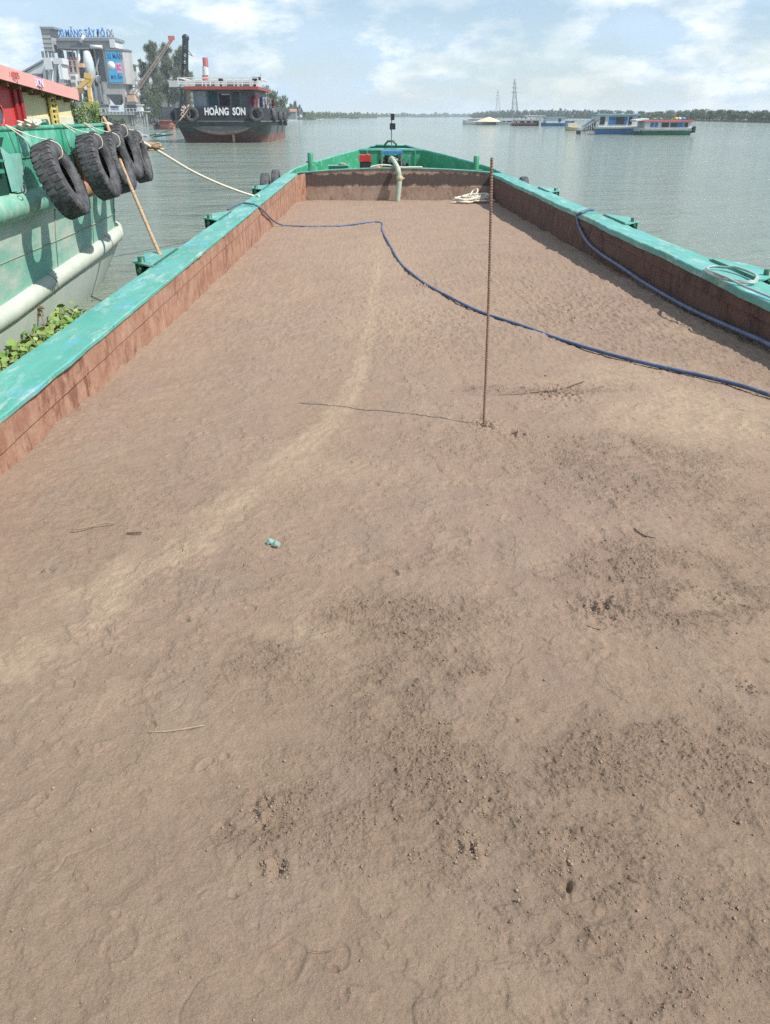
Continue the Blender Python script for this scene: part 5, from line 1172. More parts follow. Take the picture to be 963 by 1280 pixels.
def cranes():
    Y = YC - 26
    e = empty('yellow_excavator', (P(110, 140, Y).x, Y, 1.2), 'yellow loading crane with a bent boom standing on the quay before the works', 'crane')
    my = worn('machine_yellow', (.66, .40, .08), (.76, .50, .14), .6, (.3, .2, .12), .3)
    g = MB(); pts = [P(97, 113, Y), P(102, 107, Y), P(109, 101, Y), P(113.5, 96, Y)]
    for a, b in zip(pts[:-1], pts[1:]): g.bar(a, b, 1.35)
    g.bar(P(106, 94, Y), P(115, 96, Y), 1.6); g.build('boom', my, e)
    g = MB(); g.bar(P(114, 96, Y + .1), P(111.5, 108, Y + .1), 1.2); g.bar(P(111.5, 108, Y + .1), P(113, 126, Y + .1), 1.0); g.build('arm', my, e)
    g = MB(); slab(g, 104, 121, 127, 133, Y - 1, 3); upright(g, 107, Y, 133, 150, .9); upright(g, 113, Y, 120, 150, 1.1); upright(g, 119, Y, 133, 150, .9); g.build('base', my, e)
    g = MB(); slab(g, 97, 104, 110, 117, Y - .8, 2.5); slab(g, 93, 100, 117, 122, Y - .8, 2.5); g.build('bucket', plain('bucket_brown', (.30, .20, .12)), e)
    Y = YC - 10
    e = empty('lattice_crane', (P(168, 118, Y).x, Y, 1.2), 'orange lattice boom crane leaning up to the right in front of the casuarinas', 'crane')
    g = MB(); lattice(g, P(167, 119, Y), P(212, 54, Y), 1.05, .7, 18, .14); g.build('boom', worn('faded_orange', (.40, .29, .24), (.50, .38, .32), 1), e)
    g = MB(); g.bar(P(211, 55, Y), P(217, 46, Y), .9); g.cbox(P(214.5, 47.5, Y), (2.2, 1, 1.3)); g.build('boom_head', worn('boom_head_red', (.45, .12, .10), (.55, .2, .16), 1), e)
    g = MB(); g.bar(P(163, 118, Y), P(214, 48, Y + 2), .10); g.bar(P(150, 122, Y + 1), P(205, 58, Y + 1), .09); g.build('stay_cable', M_concd, e)
    g = MB(); slab(g, 158, 169, 119, 127, Y - 2, 5); g.build('cab', worn('crane_cab', (.55, .36, .26), (.65, .45, .34), .6), e)
    g = MB(); slab(g, 157, 171, 127.5, 131, Y - 2.5, 6); g.box(P(160, 131, Y).x, P(168, 131, Y).x, Y - 1, Y + 2, 1.2, P(0, 131, Y).z); g.build('undercarriage', M_concd, e)
    Y = 590
    e = empty('striped_chimney', (P(256.5, 95, Y).x, Y, 1.5), 'slim red and white banded chimney rising behind the ship', 'chimney')
    def seg(v0, v1, m, nm):
        a, b = P(256.5, v0, Y), P(256.5, v1, Y); g = MB(); k = (v0 - 70) / 80; g.lathe([(1.75 + k * 1.0, a.z), (1.75 + (v1 - 70) / 80, b.z)], (a.x, Y, 0), n=16); 
        if v0 < 73: g.lathe([(0, a.z), (1.75, a.z)], (a.x, Y, 0), n=16)
        g.build(nm, m, e)
    mr = plain('chimney_red', (.55, .10, .09), .7, .15, .1)
    seg(72, 83, mr, 'red_band'); seg(83, 94, M_wht, 'white_band'); seg(94, 105, mr, 'red_band'); seg(105, 150, M_wht, 'white_band')
cranes()

# ------------------------------------------------------------------ quay and small craft on the left
def quay():
    Y = 300; a, b = P(118, 150, Y), P(168, 150, Y); zt_ = P(0, 139.5, Y).z
    e = empty('quay', ((a.x + b.x) / 2, Y, 0), 'pale concrete quay with piles and a railing below the cement silo', 'quay')
    g = MB(); g.box(a.x - 20, b.x, Y, Y + 14, zt_ - 1.0, zt_); g.build('deck', M_conc, e)
    g = MB(); g.box(a.x - 20, P(160, 150, Y).x, Y + 1.0, Y + 13, -.5, zt_ - 1.0); g.build('wall', worn('quay_wall', (.34, .33, .27), (.46, .44, .36), .3), e)
    for k in range(8):
        u = 161 + k * 3.1; g = MB(); upright(g, u, Y + 2, 139.5, 156.5, .45); g.build('pile', M_conc, e)
    g = MB(); slab(g, 160, 184, 138.8, 140.2, Y + 1, 5); slab(g, 160, 183, 146, 147, Y + 2.3, .5); slab(g, 160, 183, 151, 152, Y + 2.3, .5); g.build('jetty_deck', M_conc, e)
    g = MB(); slab(g, 118, 180, 135.3, 135.8, Y - .3, .2)
    for k in range(15): upright(g, 118 + k * 4.4, Y - .2, 135.3, 139.8, .18)
    g.build('railing', M_wht, e)
    for (u0, u1, v0, v1, y, m, nm, lb, ct) in ((126, 134, 131, 137, 304, M_concd, 'shipping_crate', 'dark crate standing on the quay at its left end', 'crate'), (138, 146, 133, 138, 303, plain('bluish_crate', (.16, .2, .34)), 'shipping_crate', 'bluish crate standing on the quay under the silo', 'crate'),
                                           (171, 177, 131.5, 139, 303, M_wht, 'guard_hut', 'small white hut at the right end of the quay', 'hut')):
        g = MB(); slab(g, u0, u1, v0, v1, y, 3); g.box(P(u0, v0, y).x - .2, P(u1, v0, y).x + .2, y - .2, y + 3.2, P(0, v0, y).z, P(0, v0, y).z + .25); tag(g.build(nm, m, loc=P((u0 + u1) / 2, v1, y)), lb, ct)
quay()

def hull(g, x0, x1, yc, beam, z0, z1, bow=.18, sheer=.25, stern=.06, lean=0):
    """a simple boat hull along X with pointed bow at x1"""
    rows = []; n = 16
    for k in range(n + 1):
        t = k / n; x = x0 + (x1 - x0) * t
        w_ = beam / 2 * (min(1, (1 - t) / bow) ** .55 if 1 - t < bow else 1) * (min(1, .75 + t / stern * .25) if t < stern else 1); w_ = max(w_, .03)
        zt_ = z1 + (z1 - z0) * sheer * (max(0, (t - .6) / .4) ** 2 + .35 * max(0, (.25 - t) / .25) ** 2)
        ins = .78; xo = (x1 - x0) * .03 * max(0, (t - .7) / .3)
        rows.append([(x + xo, yc - w_, zt_), (x, yc - w_ * .96, (z0 + zt_) / 2), (x - xo, yc - w_ * ins, z0), (x - xo, yc + w_ * ins, z0), (x, yc + w_ * .96, (z0 + zt_) / 2), (x + xo, yc + w_, zt_)])
    g.loft(rows, True); g.f.append(tuple(range(len(g.v) - len(rows) * 6, len(g.v) - len(rows) * 6 + 6))); g.sm.append(False)
    n0 = len(g.v); g.add([p for r_ in rows for p in ((r_[0][0], r_[0][1], r_[0][2] - .12), (r_[5][0], r_[5][1], r_[5][2] - .12))], [(2 * i, 2 * i + 2, 2 * i + 3, 2 * i + 1) for i in range(n)])
    return g
M_rd = worn('boat_red_brown', (.34, .10, .08), (.46, .20, .16), .5); M_bb = worn('boat_blue', (.03, .14, .34), (.05, .22, .46), .4, (.3, .3, .3), .28)
M_gg = worn('boat_dark_green', (.02, .12, .08), (.04, .2, .14), .5); M_bw = worn('boat_white', (.55, .58, .58), (.70, .72, .72), .5, (.36, .28, .2), .28)
M_dk = plain('boat_window_dark', (.03, .04, .06), .3); M_bs = plain('boat_window_blue', (.04, .18, .42), .4); M_trf = worn('teal_boat_roof', (.16, .36, .42), (.26, .46, .52), .6)
def boat(name, u0, u1, vw, vd, label, mh, mtop=None, cab=None, flip=False, beam=3.4, mr=None, band=.45, cat='boat', bow=.18):
    p = W((u0 + u1) / 2, vw, 0); y = p.y; a, b = P(u0, vw, y), P(u1, vw, y); zd = P(0, vd, y).z
    e = empty(name, (p.x, y, 0), label, cat)
    g = MB(); x0, x1 = (b.x, a.x) if flip else (a.x, b.x); zb = zd * (1 - band) if mtop else zd
    hull(g, x0, x1, y + beam / 2, beam, -.3, zb, bow=bow); g.build('hull', mh, e)
    if mtop: g = MB(); hull(g, x0, x1, y + beam / 2, beam * 1.03, zb + .002, zd, bow=bow, sheer=.7); g.build('topside', mtop, e)
    if cab:
        cu0, cu1, vr, mw, wins = cab; c0, c1 = P(cu0, vr, y), P(cu1, vr, y)
        g = MB(); g.box(c0.x, c1.x, y + .35, y + beam - .35, zd - .3, c0.z - .2); cb = g.build('cabin', mw, e)
        g = MB(); g.box(c0.x - .35, c1.x + .35, y, y + beam, c0.z - .2, c0.z + .05); g.build('roof', mr or M_trf, cb)
        for (w0, w1, m) in wins:
            q0, q1 = P(w0, vr, y), P(w1, vr, y); g = MB(); h = c0.z - .2 - zd; g.box(q0.x, q1.x, y + .27, y + .348, zd + h * .22, zd + h * .86); g.build('window', m, cb)
    return e, y
e, y = boat('river_boat', 741, 801, 168, 159.0, 'blue hulled boat with a white band and blue windowed cabin on the right river', M_bb, M_bw, (748, 799, 142.5, M_bw, ((752, 758, M_dk), (763, 771, M_bs), (771.5, 782, M_dk), (782.5, 786, M_bs), (788, 792, M_dk))), beam=5, bow=.08, band=.42)
g = MB(); n0 = P(749, 149, y); n1 = P(727, 163.5, y)
for k in range(9):
    t = k / 8; c = n0.lerp(n1, t); g.bar((c.x, y + .4, c.z), (c.x, y + .4, max(.1, c.z - 1.9 * (1 - t) - .2)), .14); g.bar((c.x, y + 3.6, c.z), (c.x, y + 3.6, max(.1, c.z - 1.6)), .14)
g.bar((n0.x, y + .4, n0.z), (n1.x, y + .4, n1.z), .2); g.bar((n0.x, y + 3.6, n0.z), (n1.x, y + 3.6, n1.z), .2); g.bar((n0.x, y + .4, .4), (n1.x, y + .4, .2), .5); g.bar((n0.x, y + 3.6, .4), (n1.x, y + 3.6, .2), .5)
g.add([(n0.x, y + .2, n0.z + .12), (n1.x, y + .2, n1.z + .12), (n1.x, y + 3.8, n1.z + .12), (n0.x, y + 3.8, n0.z + .12), (n0.x, y + .2, n0.z + .02), (n1.x, y + .2, n1.z + .02), (n1.x, y + 3.8, n1.z + .02), (n0.x, y + 3.8, n0.z + .02)], [(0, 1, 2, 3), (7, 6, 5, 4), (0, 4, 5, 1), (1, 5, 6, 2), (2, 6, 7, 3), (3, 7, 4, 0)])
g.build('loading_ramp', worn('ramp_grey', (.16, .17, .19), (.52, .53, .54), 1.1), e)
g = MB(); p = P(798.5, 141, y); g.bar((p.x, y + 1, P(0, 166, y).z), (p.x, y + 1, P(0, 139, y).z), .16); g.build('mast', M_bw, e)
e, y = boat('river_boat', 801, 869, 169, 161.2, 'dark green and white boat with a red roof, right of the blue boat', M_gg, M_bw, (808, 866, 150.6, M_bw, ((815, 819, M_bs), (820.5, 824, M_bs), (829, 838, M_dk), (840, 848, M_dk), (848.5, 856, M_bs), (857.5, 862, M_dk))), beam=5, mr=worn('boat_roof_red', (.46, .10, .10), (.58, .18, .17), .5), bow=.10, band=.5)
g = MB(); a_, b_ = P(796, 150.8, y), P(812, 148.8, y); g.bar((a_.x, y + 2, a_.z), (b_.x, y + 2, b_.z), 3.6, .25); g.build('awning', M_bw, e)
g = MB(); upright(g, 864, y + .5, 141, 149, .14); upright(g, 868, y + .5, 158, 166, .5); g.build('mast', M_dk, e)
for (u, c_, lb) in ((848, (.7, .45, .1), 'small orange bundle on the red boat roof'), (852.5, (.5, .6, .62), 'pale bundle on the red boat roof, centre of three'), (857.5, (.12, .3, .5), 'blue bundle on the red boat roof, rightmost of three')):
    p = P(u, 148.2, y); g = MB(); g.lathe([(0, .45), (.3, .38), (.42, .15), (.36, 0), (0, 0)], (p.x, y + 1.2, P(0, 149.9, y).z + .0), n=10); tag(g.build('roof_bundle', plain('bundle_%d' % u, c_), loc=(p.x, y + 1.2, p.z)), lb, 'bundle', 'bundles on the red boat roof')
e, y = boat('raft', 708, 738, 163.5, 159.6, 'low pale yellow pontoon raft floating left of the blue boat', worn('raft_ochre', (.50, .42, .24), (.62, .55, .36), .8), None, None, flip=True, beam=3, bow=.3)
g = MB(); p = P(717, 157.5, y); g.cbox((p.x, y + 1.5, p.z), (2.0, 1.6, 1.2)); g.tube([(p.x + 1, y + 1.5, p.z - .3), P(735, 161.5, y)], .25, 8); g.build('pump_housing', worn('raft_cream', (.6, .56, .4), (.7, .66, .5), 1), e)
# group of barges in mid river
e, y = boat('sand_barge', 597, 634, 156.2, 152.3, 'grey barge heaped with pale sand in the middle of the far river', M_bw, None, None, beam=8, bow=.1, cat='barge')
p = P(613, 147.5, y); g = MB(); prof = [(0, p.z + .4), (2.0, p.z - .1), (4.6, p.z - 1.1), (6.0, P(0, 152.3, y).z)]; g.lathe(prof, (p.x, y + 4, 0), n=20); g.build('sand_heap', worn('pale_sand', (.60, .50, .36), (.72, .62, .48), .3, rough=.95), e)
e, y = boat('work_barge', 580, 602, 155.6, 150.6, 'low pale barge with a white awning at the left end of the mid river group', M_bw, None, (587, 602, 148.6, M_dk, ()), beam=5, mr=M_bw, cat='barge')
e, y = boat('work_barge', 622, 643, 156.4, 152.8, 'low white barge with dark openings between the sand barge and the red barge', M_bw, M_bw, (628, 643, 150.0, M_bw, ((629, 632, M_dk), (634, 640, M_dk))), beam=5, mr=M_bw, cat='barge')
e, y = boat('red_barge', 641, 676, 157.4, 154.2, 'red barge with an open framed deckhouse in the mid river group', M_dk, worn('barge_faded_red', (.50, .16, .14), (.62, .28, .26), .4), (646, 674, 150.0, M_dk, ((647, 651, M_bw), (656, 659, M_bw), (664, 667, M_bw))), beam=6, mr=M_conc, cat='barge', band=.6)
g = MB()
for u in (659, 665, 671, 676, 680): upright(g, u, y + 4, 144.5, 151, .3)
slab(g, 656, 682, 144.3, 145.2, y + 3.5, 2); slab(g, 659, 679, 146.8, 147.4, y + 3.5, 2); g.build('gantry', M_wht, e)
e, y = boat('river_boat', 680, 715, 157.6, 153.8, 'white deckhouse boat with a blue hull and teal roof right of the red barge', M_bb, None, (684, 707, 146.3, M_bw, ((699, 702, M_dk),)), beam=6, bow=.25)
e, y = boat('work_boat', 708, 719, 153.6, 151.6, 'tiny dark boat just behind the blue and white deckhouse boat', M_dk, None, None, beam=3)
e, y = boat('distant_boat', 436, 449, 148.2, 146.4, 'tiny dark boat alone on the open river ahead', M_dk, None, (439, 443, 144.4, M_dk, ()), beam=6)
e, y = boat('distant_boat', 372, 396, 149.6, 146.8, 'low grey barge moored near the left bank beyond the lettered ship', worn('far_grey', (.16, .19, .24), (.26, .3, .35), .2), None, (383, 391, 142.6, M_concd, ()), beam=9)
for k, (u, v1, w_) in enumerate(((374, 137.5, .35), (389, 138, .3), (393, 140, .3))):
    g = MB(); upright(g, u, y + 4, v1, 147.5, w_); g.build('mast', M_concd, e)
# craft tucked between the works and the ship
e, y = boat('moored_barge', 203, 224, 160.5, 133.5, 'dark grey moored barge half hidden behind the left side of the lettered ship', M_shipg, None, None, beam=8, bow=.05, cat='barge')
e['category'] = 'barge'
e, y = boat('tug_boat', 190, 216, 161.8, 156, 'small rusty red tug left of the lettered ship', M_rd, None, (200, 212, 150.2, M_rd, ()), beam=4, mr=M_rd, flip=True)
for i, (u, v) in enumerate(((195, 152.5), (198, 153.8))): place_tyre(TYS, P(u, v, y - .4), 0, .3, ('left', 'right')[i] + ' of the two dark tyres on the bow of the small red tug', 'tyres on the red tug', scale=1.9)
e, y = boat('ferry_boat', 177, 206, 154.8, 146.5, 'small white boat with a flat red roof beside the quay', M_bw, None, (180, 205, 136.2, worn('ferry_aqua', (.42, .50, .50), (.52, .6, .6), .4), ((182, 185, M_dk), (198, 203, M_dk))), beam=5, mr=M_shiproof)
e, y = boat('skiff', 177, 191, 154.3, 150.4, 'small dark green skiff moored below the red roofed boat', M_gg, None, None, beam=2.5, flip=True)
for (u, v, w_, lb) in ((180, 171, 11, 'grey float at the left end of the drifting bamboo poles'), (200, 169, 13, 'pale green float among the drifting bamboo poles')):
    p = W(u, v, 0); g = MB(); s_ = mpp(p); g.tube(spline([(p.x - w_ * s_ / 2, p.y, .08), (p.x, p.y + .1, .14), (p.x + w_ * s_ / 2, p.y, .08)], 4), .22, 8); tag(g.build('float', M_trf if u > 190 else M_conc, loc=p), lb, 'float')
for (a, b, lb) in (((188, 169), (214, 163), 'long pole drifting farthest of the floating poles'), ((192, 171), (216, 168), 'long pole drifting nearest of the floating poles')):
    tube_obj('floating_pole', [W(*a, .12), W(*b, .5)], .12, M_dgreen, lb, 'pole', k=1, n=6)
# slack lines from the tug and from the ship bow to the left
a, b = P(236, 136, 106.5), P(192, 166, 80); tube_obj('mooring_line', [a, a.lerp(b, .5) + Vector((0, 0, -.6)), W(190, 172, 0)], .05, M_ropeb, 'thin tan line running from the ship stern down to the water on the left', 'rope', k=4, n=5)
# black derrick on the barge behind
Yd = 176; e = empty('derrick', (P(230, 130, Yd).x, Yd, 1), 'tall black lattice derrick mast standing behind the left end of the ship', 'crane')
g = MB(); lattice(g, P(229.5, 150, Yd), P(232, 50, Yd), 1.35, .75, 22, .24); g.build('mast', M_shipb, e)
g = MB(); p = P(232.2, 47.5, Yd); g.lathe([(.0, -.3), (.65, -.3), (.65, .3), (0, .3)], (p.x, Yd, p.z), axis='Y', n=14); g.bar(p, P(232, 54, Yd), .8); g.build('mast_head', M_shipb, e)
g = MB(); g.bar(P(232, 58, Yd), P(240, 69, Yd), .1); g.bar(P(232.5, 66, Yd), P(242, 70.5, Yd), .1); g.bar(P(230, 80, Yd), P(231, 130, Yd), .12); g.build('stay_cable', M_shipb, e)

# ------------------------------------------------------------------ houses and power towers
def house(name, u0, u1, v0, v1, y, d, label, mw, mr, gable=True, wins=()):
    a, b = P(u0, v0, y), P(u1, v1, y); e = empty(name, ((a.x + b.x) / 2, y, b.z), label, 'house', None)
    h = a.z - b.z; ze = b.z + h * (.62 if gable else .93)
    g = MB(); g.box(a.x, b.x, y, y + d, min(b.z, 1.0), ze); g.build('wall', mw, e)
    g = MB(); o = (b.x - a.x) * .06
    if gable: g.add([(a.x - o, y - .4, ze), (b.x + o, y - .4, ze), (b.x + o, y + d + .4, ze), (a.x - o, y + d + .4, ze), (a.x - o, y + d / 2, a.z), (b.x + o, y + d / 2, a.z)], [(0, 1, 5, 4), (2, 3, 4, 5), (0, 4, 3), (1, 2, 5), (3, 2, 1, 0)])
    else: g.box(a.x - o, b.x + o, y - .4, y + d + .4, ze, a.z)
    g.build('roof', mr, e)
    for (w0, w1) in wins:
        q0, q1 = P(w0, 0, y), P(w1, 0, y); g = MB(); g.box(q0.x, q1.x, y - .06, y - .002, b.z + (ze - b.z) * .3, b.z + (ze - b.z) * .8); g.build('window', M_dk, e)
M_tile = worn('red_tiles', (.34, .14, .10), (.45, .22, .16), .3); M_tin = worn('grey_tin', (.34, .36, .38), (.48, .49, .5), .3)
house('bank_house', 184, 194, 105, 118, 372, 9, 'white gabled house under the casuarina trees', M_wht, M_wht, True, ((187, 190),))
house('bank_house', 196, 212, 108, 128, 366, 9, 'grey tin roofed shed under the casuarina trees', M_tin, M_slate, False, ((200, 204),))
house('bank_house', 212, 232, 100, 131, 395, 10, 'dull grey store building behind the ship mast', M_concd, M_concd, False, ((215, 218), (221, 224)))
house('bank_house', 361, 370, 136, 145.5, 560, 12, 'brown roofed house on the bank right of the ship', M_concd, M_tile, True)
house('bank_house', 408, 418, 141.5, 147.2, 1150, 14, 'white house far down the left bank, leftmost of three', M_wht, M_tile, True)
house('bank_house', 420, 427, 141.8, 147, 1250, 14, 'white house far down the left bank, middle of three', M_wht, M_wht, False)
house('bank_house', 430, 436, 142.4, 147, 1350, 14, 'pale house far down the left bank, rightmost of three', M_wht, M_tin, True)
def pylon(u, v0, v1, y, w_, label, t):
    e = empty('power_tower', (P(u, v1, y).x, y, 1), label, 'pylon', 'pylons on the far bank'); g = MB(); a, b = P(u, 150, y), P(u, v0, y); a.z = 1
    n = 12; lattice(g, a, a.lerp(b, .62), w_, w_ * .42, 7, t); lattice(g, a.lerp(b, .62), b, w_ * .42, w_ * .12, 6, t * .8); g.build('mast', M_steel, e)
    for k, s_ in ((.66, .9), (.78, .75), (.9, .55)):
        g = MB(); c = a.lerp(b, k); g.bar(c - Vector((w_ * s_ * .55, 0, 0)), c + Vector((w_ * s_ * .55, 0, 0)), t * 1.2); g.build('cross_arm', M_steel, e)
pylon(643.5, 99, 140, 1300, 9.5, 'nearer and darker of the two steel power pylons on the far bank', .75)
pylon(622.5, 112, 141, 2100, 13, 'fainter power pylon left of the nearer one on the far bank', .5)
pylon(302 * 1.0 + 24, 92, 141, 2600, 12, 'faint pylon rising far behind the trees right of the ship', .45)

# ------------------------------------------------------------------ trees and bushes
LT1 = leafmat('bank_tree_leaves', (.035, .075, .025), (.09, .14, .045), (.13, .17, .07)); LT2 = leafmat('dark_tree_leaves', (.03, .06, .03), (.065, .10, .045), (.10, .13, .06)); LT3 = leafmat('casuarina_needles', (.08, .11, .07), (.16, .19, .12), (.20, .22, .15))
M_bark = worn('grey_bark', (.16, .13, .10), (.26, .22, .18), .8, rough=.9)
def crown_tree(name, h, w_, nl, leaf, rnd, m, label, cat='tree', lean=0, trunk=.3, blobs=9, group=None):
    e = empty(name, (0, 0, 0), label, cat, group); g = MB()
    g.tube(spline([(0, 0, -.5), (lean * .3, 0, h * .3), (lean, .1, h * .75)], 3), [h * .022] * 4 + [h * .010] * 3, 7)
    for k in range(5):
        a = rnd.random() * 6.28; z = h * rnd.uniform(.25, .6); g.tube([(lean * z / h, 0, z), (math.cos(a) * w_ * .3, math.sin(a) * w_ * .3, z + h * .22)], [h * .010, h * .004], 5)
    g.build('trunk', M_bark, e); g = MB()
    for k in range(blobs):
        a = rnd.random() * 6.28; r_ = w_ * .5 * rnd.random() ** .5 * .8; z = h * (trunk + (1 - trunk) * (.12 + .8 * rnd.random())); s_ = w_ * rnd.uniform(.16, .30) * (1.15 - .5 * (z / h - trunk))
        g.leaves((math.cos(a) * r_ + lean, math.sin(a) * r_, z), (s_, s_, s_ * .75), nl // blobs, leaf, .7, shell=.35)
    g.build('crown', m, e); return e
rnd = random.Random(12)
protos = [crown_tree('bank_tree', 10, 9 + 2 * k, 1300, .62, rnd, (LT1, LT2, LT1, LT2)[k % 4], 'x', group='trees on the banks', trunk=(.12, .2, .3, .1)[k % 4]) for k in range(4)]
cnt = [0]
def put_tree(u, vt, y, wpx=None, label='', k=None):
    """a bank tree whose top shows at vt"""
    cnt[0] += 1; k = rnd.randrange(4) if k is None else k; o = protos[k] if protos[k]['label'] == 'x' else copy_tree(protos[k])
    p = P(u, vt, y); h = max(p.z - .8, 1.5); s_ = h / 10; sw = s_ if wpx is None else wpx * mpp(p) / (9 + 2 * k)
    o.location = (p.x, y, .8); o.rotation_euler = (0, 0, rnd.random() * 6.28); o.scale = (sw, sw, s_); o['label'] = label
    return o
# casuarinas behind the crane
def casuarina(u, vt, vb, y, wpx, n, lean, label, seed):
    r_ = random.Random(seed); p0 = P(u, vb, y); pt = P(u + lean, vt, y); h = pt.z - 1; s_ = mpp(p0); e = empty('casuarina_tree', (p0.x, y, 1), label, 'tree', 'casuarina trees by the works')
    g = MB(); ax = lambda t: Vector((p0.x + (pt.x - p0.x) * t + .5 * math.sin(t * 4 + seed), y, 1 + h * t))
    g.tube([ax(k / 8) for k in range(9)], [.42 * (1 - k / 9) + .05 for k in range(9)], 7); tips = []
    for k in range(30):
        t = .22 + .76 * k / 30; a = r_.random() * 6.28; L = wpx * s_ * .5 * (1.1 - t * .75) * r_.uniform(.6, 1.15); b = ax(t); q = b + Vector((math.cos(a) * L, math.sin(a) * L * .7, L * .55)); g.tube([b, b.lerp(q, .5) + Vector((0, 0, .3)), q], [.14, .09, .04], 5); tips.append((b, q, L))
    g.build('trunk', M_bark, e); g = MB()
    for b, q, L in tips:
        for j in range(5):
            c = b.lerp(q, .45 + .15 * j); g.leaves((c.x + r_.uniform(-1, 1), c.y + r_.uniform(-.8, .8), c.z + r_.uniform(-.7, .7)), (.42 * L + .4, .4 * L + .4, .42 * L + .5), n // 26, .42, .22, droop=.6, shell=.0)
    g.build('crown', LT3, e)
casuarina(191, 53, 128, 350, 30, 4300, -1, 'tall dark feathery casuarina, left one behind the orange crane', 1)
casuarina(208, 58, 128, 362, 30, 4600, 2, 'wide pale casuarina, middle one behind the orange crane', 2)
casuarina(222, 59, 128, 356, 26, 3800, 3, 'tall casuarina, right one just left of the black mast', 3)
casuarina(180, 76, 128, 352, 18, 1500, -3, 'smallest casuarina at the left edge of the group', 4)
casuarina(232, 88, 130, 372, 16, 1400, 3, 'low casuarina partly behind the black derrick mast', 5)
for (u, vt, y, w_, lb) in ((181, 123, 330, 13, 'round green bush at the shore left of the red roofed boat'), (190, 120, 333, 14, 'round green bush behind the red roofed boat'), (198, 123, 336, 11, 'round green bush right end behind the red roofed boat'), (140, 147, 292, 13, 'light green bush on the quay edge'), (152, 149, 290, 12, 'light green bush spilling over the quay near the piles')):
    put_tree(u, vt, y, w_, lb, 3 if vt < 140 else 0)
pl = [(316, 113, 430, 30), (327, 108, 420, 32), (337, 112, 410, 30), (346, 118, 415, 26), (353, 126, 430, 20), (322, 120, 400, 26), (341, 124, 395, 24), (351, 132, 400, 18)]
for i, (u, vt, y, w_) in enumerate(pl): put_tree(u, vt, y, w_, 'bank tree %s of the ship' % ('showing above the laundry end', 'tallest of the clump right', 'second tallest in the clump right', 'on the falling slope of the clump right', 'last low one of the clump right', 'in front of the clump, left part right', 'in front of the clump, right part right', 'lowest at the water right')[i])
for i, (u, vt, y, w_) in enumerate(((361, 128, 600, 9), (367, 125, 610, 11), (373, 130, 620, 8), (357, 135, 590, 8), (379, 136, 640, 8))):
    put_tree(u, vt, y, w_, 'dark tree beside the brown roofed house, %s' % ('just above its roof', 'tallest one behind it', 'right of the tallest', 'at its left', 'low one at its right')[i], 1)
# long tree lines, far enough to read as one mass
def tree_line(name, pts, label, m, step=2.6, leaf=1.2, seed=1):
    g = MB(); r_ = random.Random(seed)
    for (u0, v0, y0), (u1, v1, y1) in zip(pts[:-1], pts[1:]):
        u = u0
        while u < u1:
            t = (u - u0) / (u1 - u0); y = y0 + (y1 - y0) * t; vt = v0 + (v1 - v0) * t + r_.gauss(0, .75) - (1.6 if r_.random() < .1 else 0); p = P(u, vt, y); s_ = mpp(p); h = max(p.z - .5, 2)
            w_ = s_ * step * r_.uniform(.8, 1.5)
            for j in range(4):
                g.leaves((p.x + r_.uniform(-w_, w_) * .5, y + r_.uniform(0, 12), .5 + h * (.2 + .22 * j)), (w_ * (.95 - .14 * j), 4, h * .22), 34, leaf * s_ / .5, .75, shell=.3)
            u += step * .62
    tag(g.build(name, m), label, kind='stuff')
tree_line('far_trees', [(380, 141, 700), (400, 140.5, 850), (440, 142, 1100), (470, 142.5, 1400)], 'hazy tree line along the far left bank', LT1, 2.4, .45, 3)
tree_line('far_trees', [(455, 142.6, 1700), (520, 143.2, 2200), (575, 143.2, 2500), (640, 142.5, 2600)], 'faint bluish tree line closing the river at the horizon', LT2, 2.4, .5, 4)
tree_line('far_trees', [(592, 142.4, 1250), (610, 139.6, 1150), (700, 138.6, 900), (770, 138.6, 720)], 'dark tree line behind the mid river barges', LT2, 2.4, .5, 5)
RT = []
u = 768.0
while u < 1150:
    RT.append(u); u += rnd.uniform(5.5, 9)
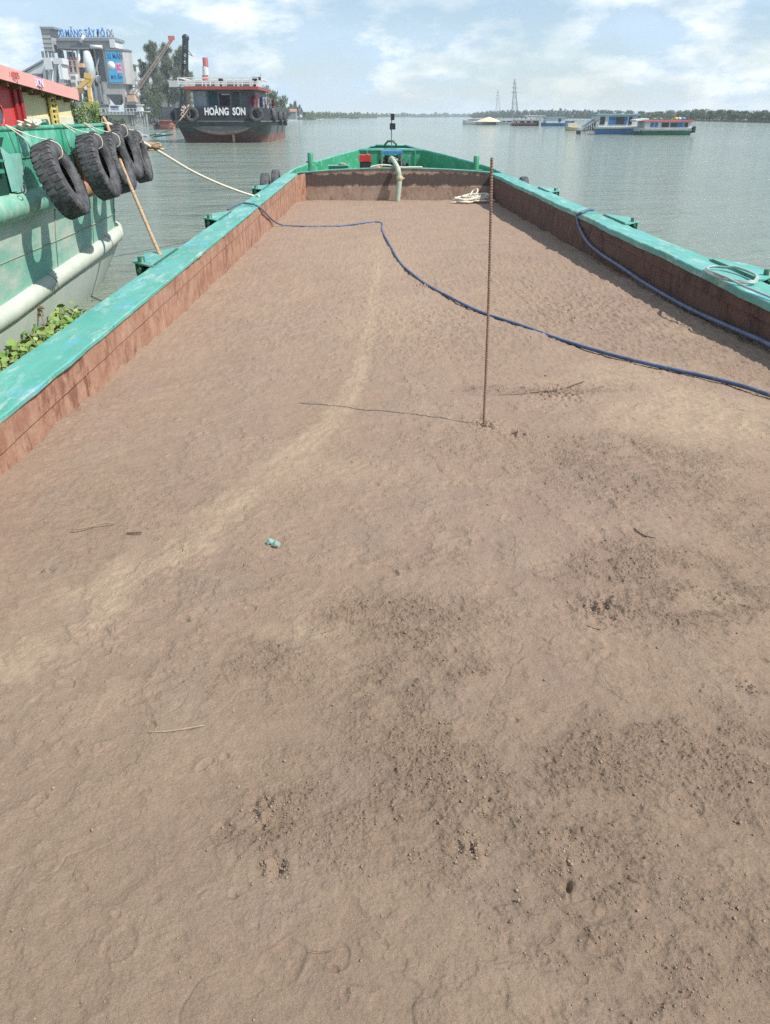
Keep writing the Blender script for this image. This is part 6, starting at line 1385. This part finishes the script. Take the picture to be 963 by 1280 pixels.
pos = ['behind the blue boat', 'behind the red roofed boat', 'right of the red roofed boat', 'toward the right edge of the photo', 'at the right edge of the photo', 'beyond the right edge']
for i, u in enumerate(RT):
    y = float(np.interp(u, [768, 850, 963, 1150], [720, 520, 395, 330])) * 1.03; vt = float(np.interp(u, [768, 800, 850, 870, 900, 963, 1150], [139.5, 139.5, 138.5, 138.5, 137.5, 139.5, 139])) + rnd.gauss(0, 1.0)
    o = put_tree(u, vt, y, rnd.uniform(18, 25), 'tree of the right bank row')
    z = 0 if u < 800 else 1 if u < 868 else 2 if u < 905 else 3 if u < 945 else 4 if u < 975 else 5
    o['label'] = 'leafy tree in the right bank row, ' + pos[z]
    o2 = put_tree(u + 4, vt + rnd.uniform(2.5, 4.5), y - 8, rnd.uniform(13, 18), 'low bush in front of the right bank row, ' + pos[z])

# lettering becomes plain mesh, prototypes go
bpy.context.view_layer.update()
for o in [o for o in bpy.data.objects if o.type == 'FONT']:
    me = bpy.data.meshes.new_from_object(o); n = bpy.data.objects.new(o.name, me); COL.objects.link(n); n.parent = o.parent; n.location = o.location; n.rotation_euler = o.rotation_euler; n.scale = o.scale
    nm = o.name; bpy.data.objects.remove(o); n.name = nm
for o in (TY, TYS): bpy.data.objects.remove(o)
for o in list(bpy.data.objects):
    if o.get('label') == 'x':
        for ch in list(o.children): bpy.data.objects.remove(ch)
        bpy.data.objects.remove(o)

# ------------------------------------------------------------------ river haze
def haze():
    g = MB(); g.box(-8800, 8800, -290, 11500, -2.0, 48.0)
    m = bpy.data.materials.new('river_haze'); m.use_nodes = True; t = m.node_tree; t.nodes.clear()
    o = N(t, 'ShaderNodeOutputMaterial'); v = N(t, 'ShaderNodeVolumePrincipled'); v.inputs['Color'].default_value = (.84, .91, 1, 1); v.inputs['Density'].default_value = HAZE; v.inputs['Density Attribute'].default_value = ''; v.inputs['Anisotropy'].default_value = .2
    t.links.new(v.outputs[0], o.inputs['Volume']); tag(g.build('haze', m), 'thin pale haze in the air over the river', kind='stuff')
HAZE = .00026
haze()
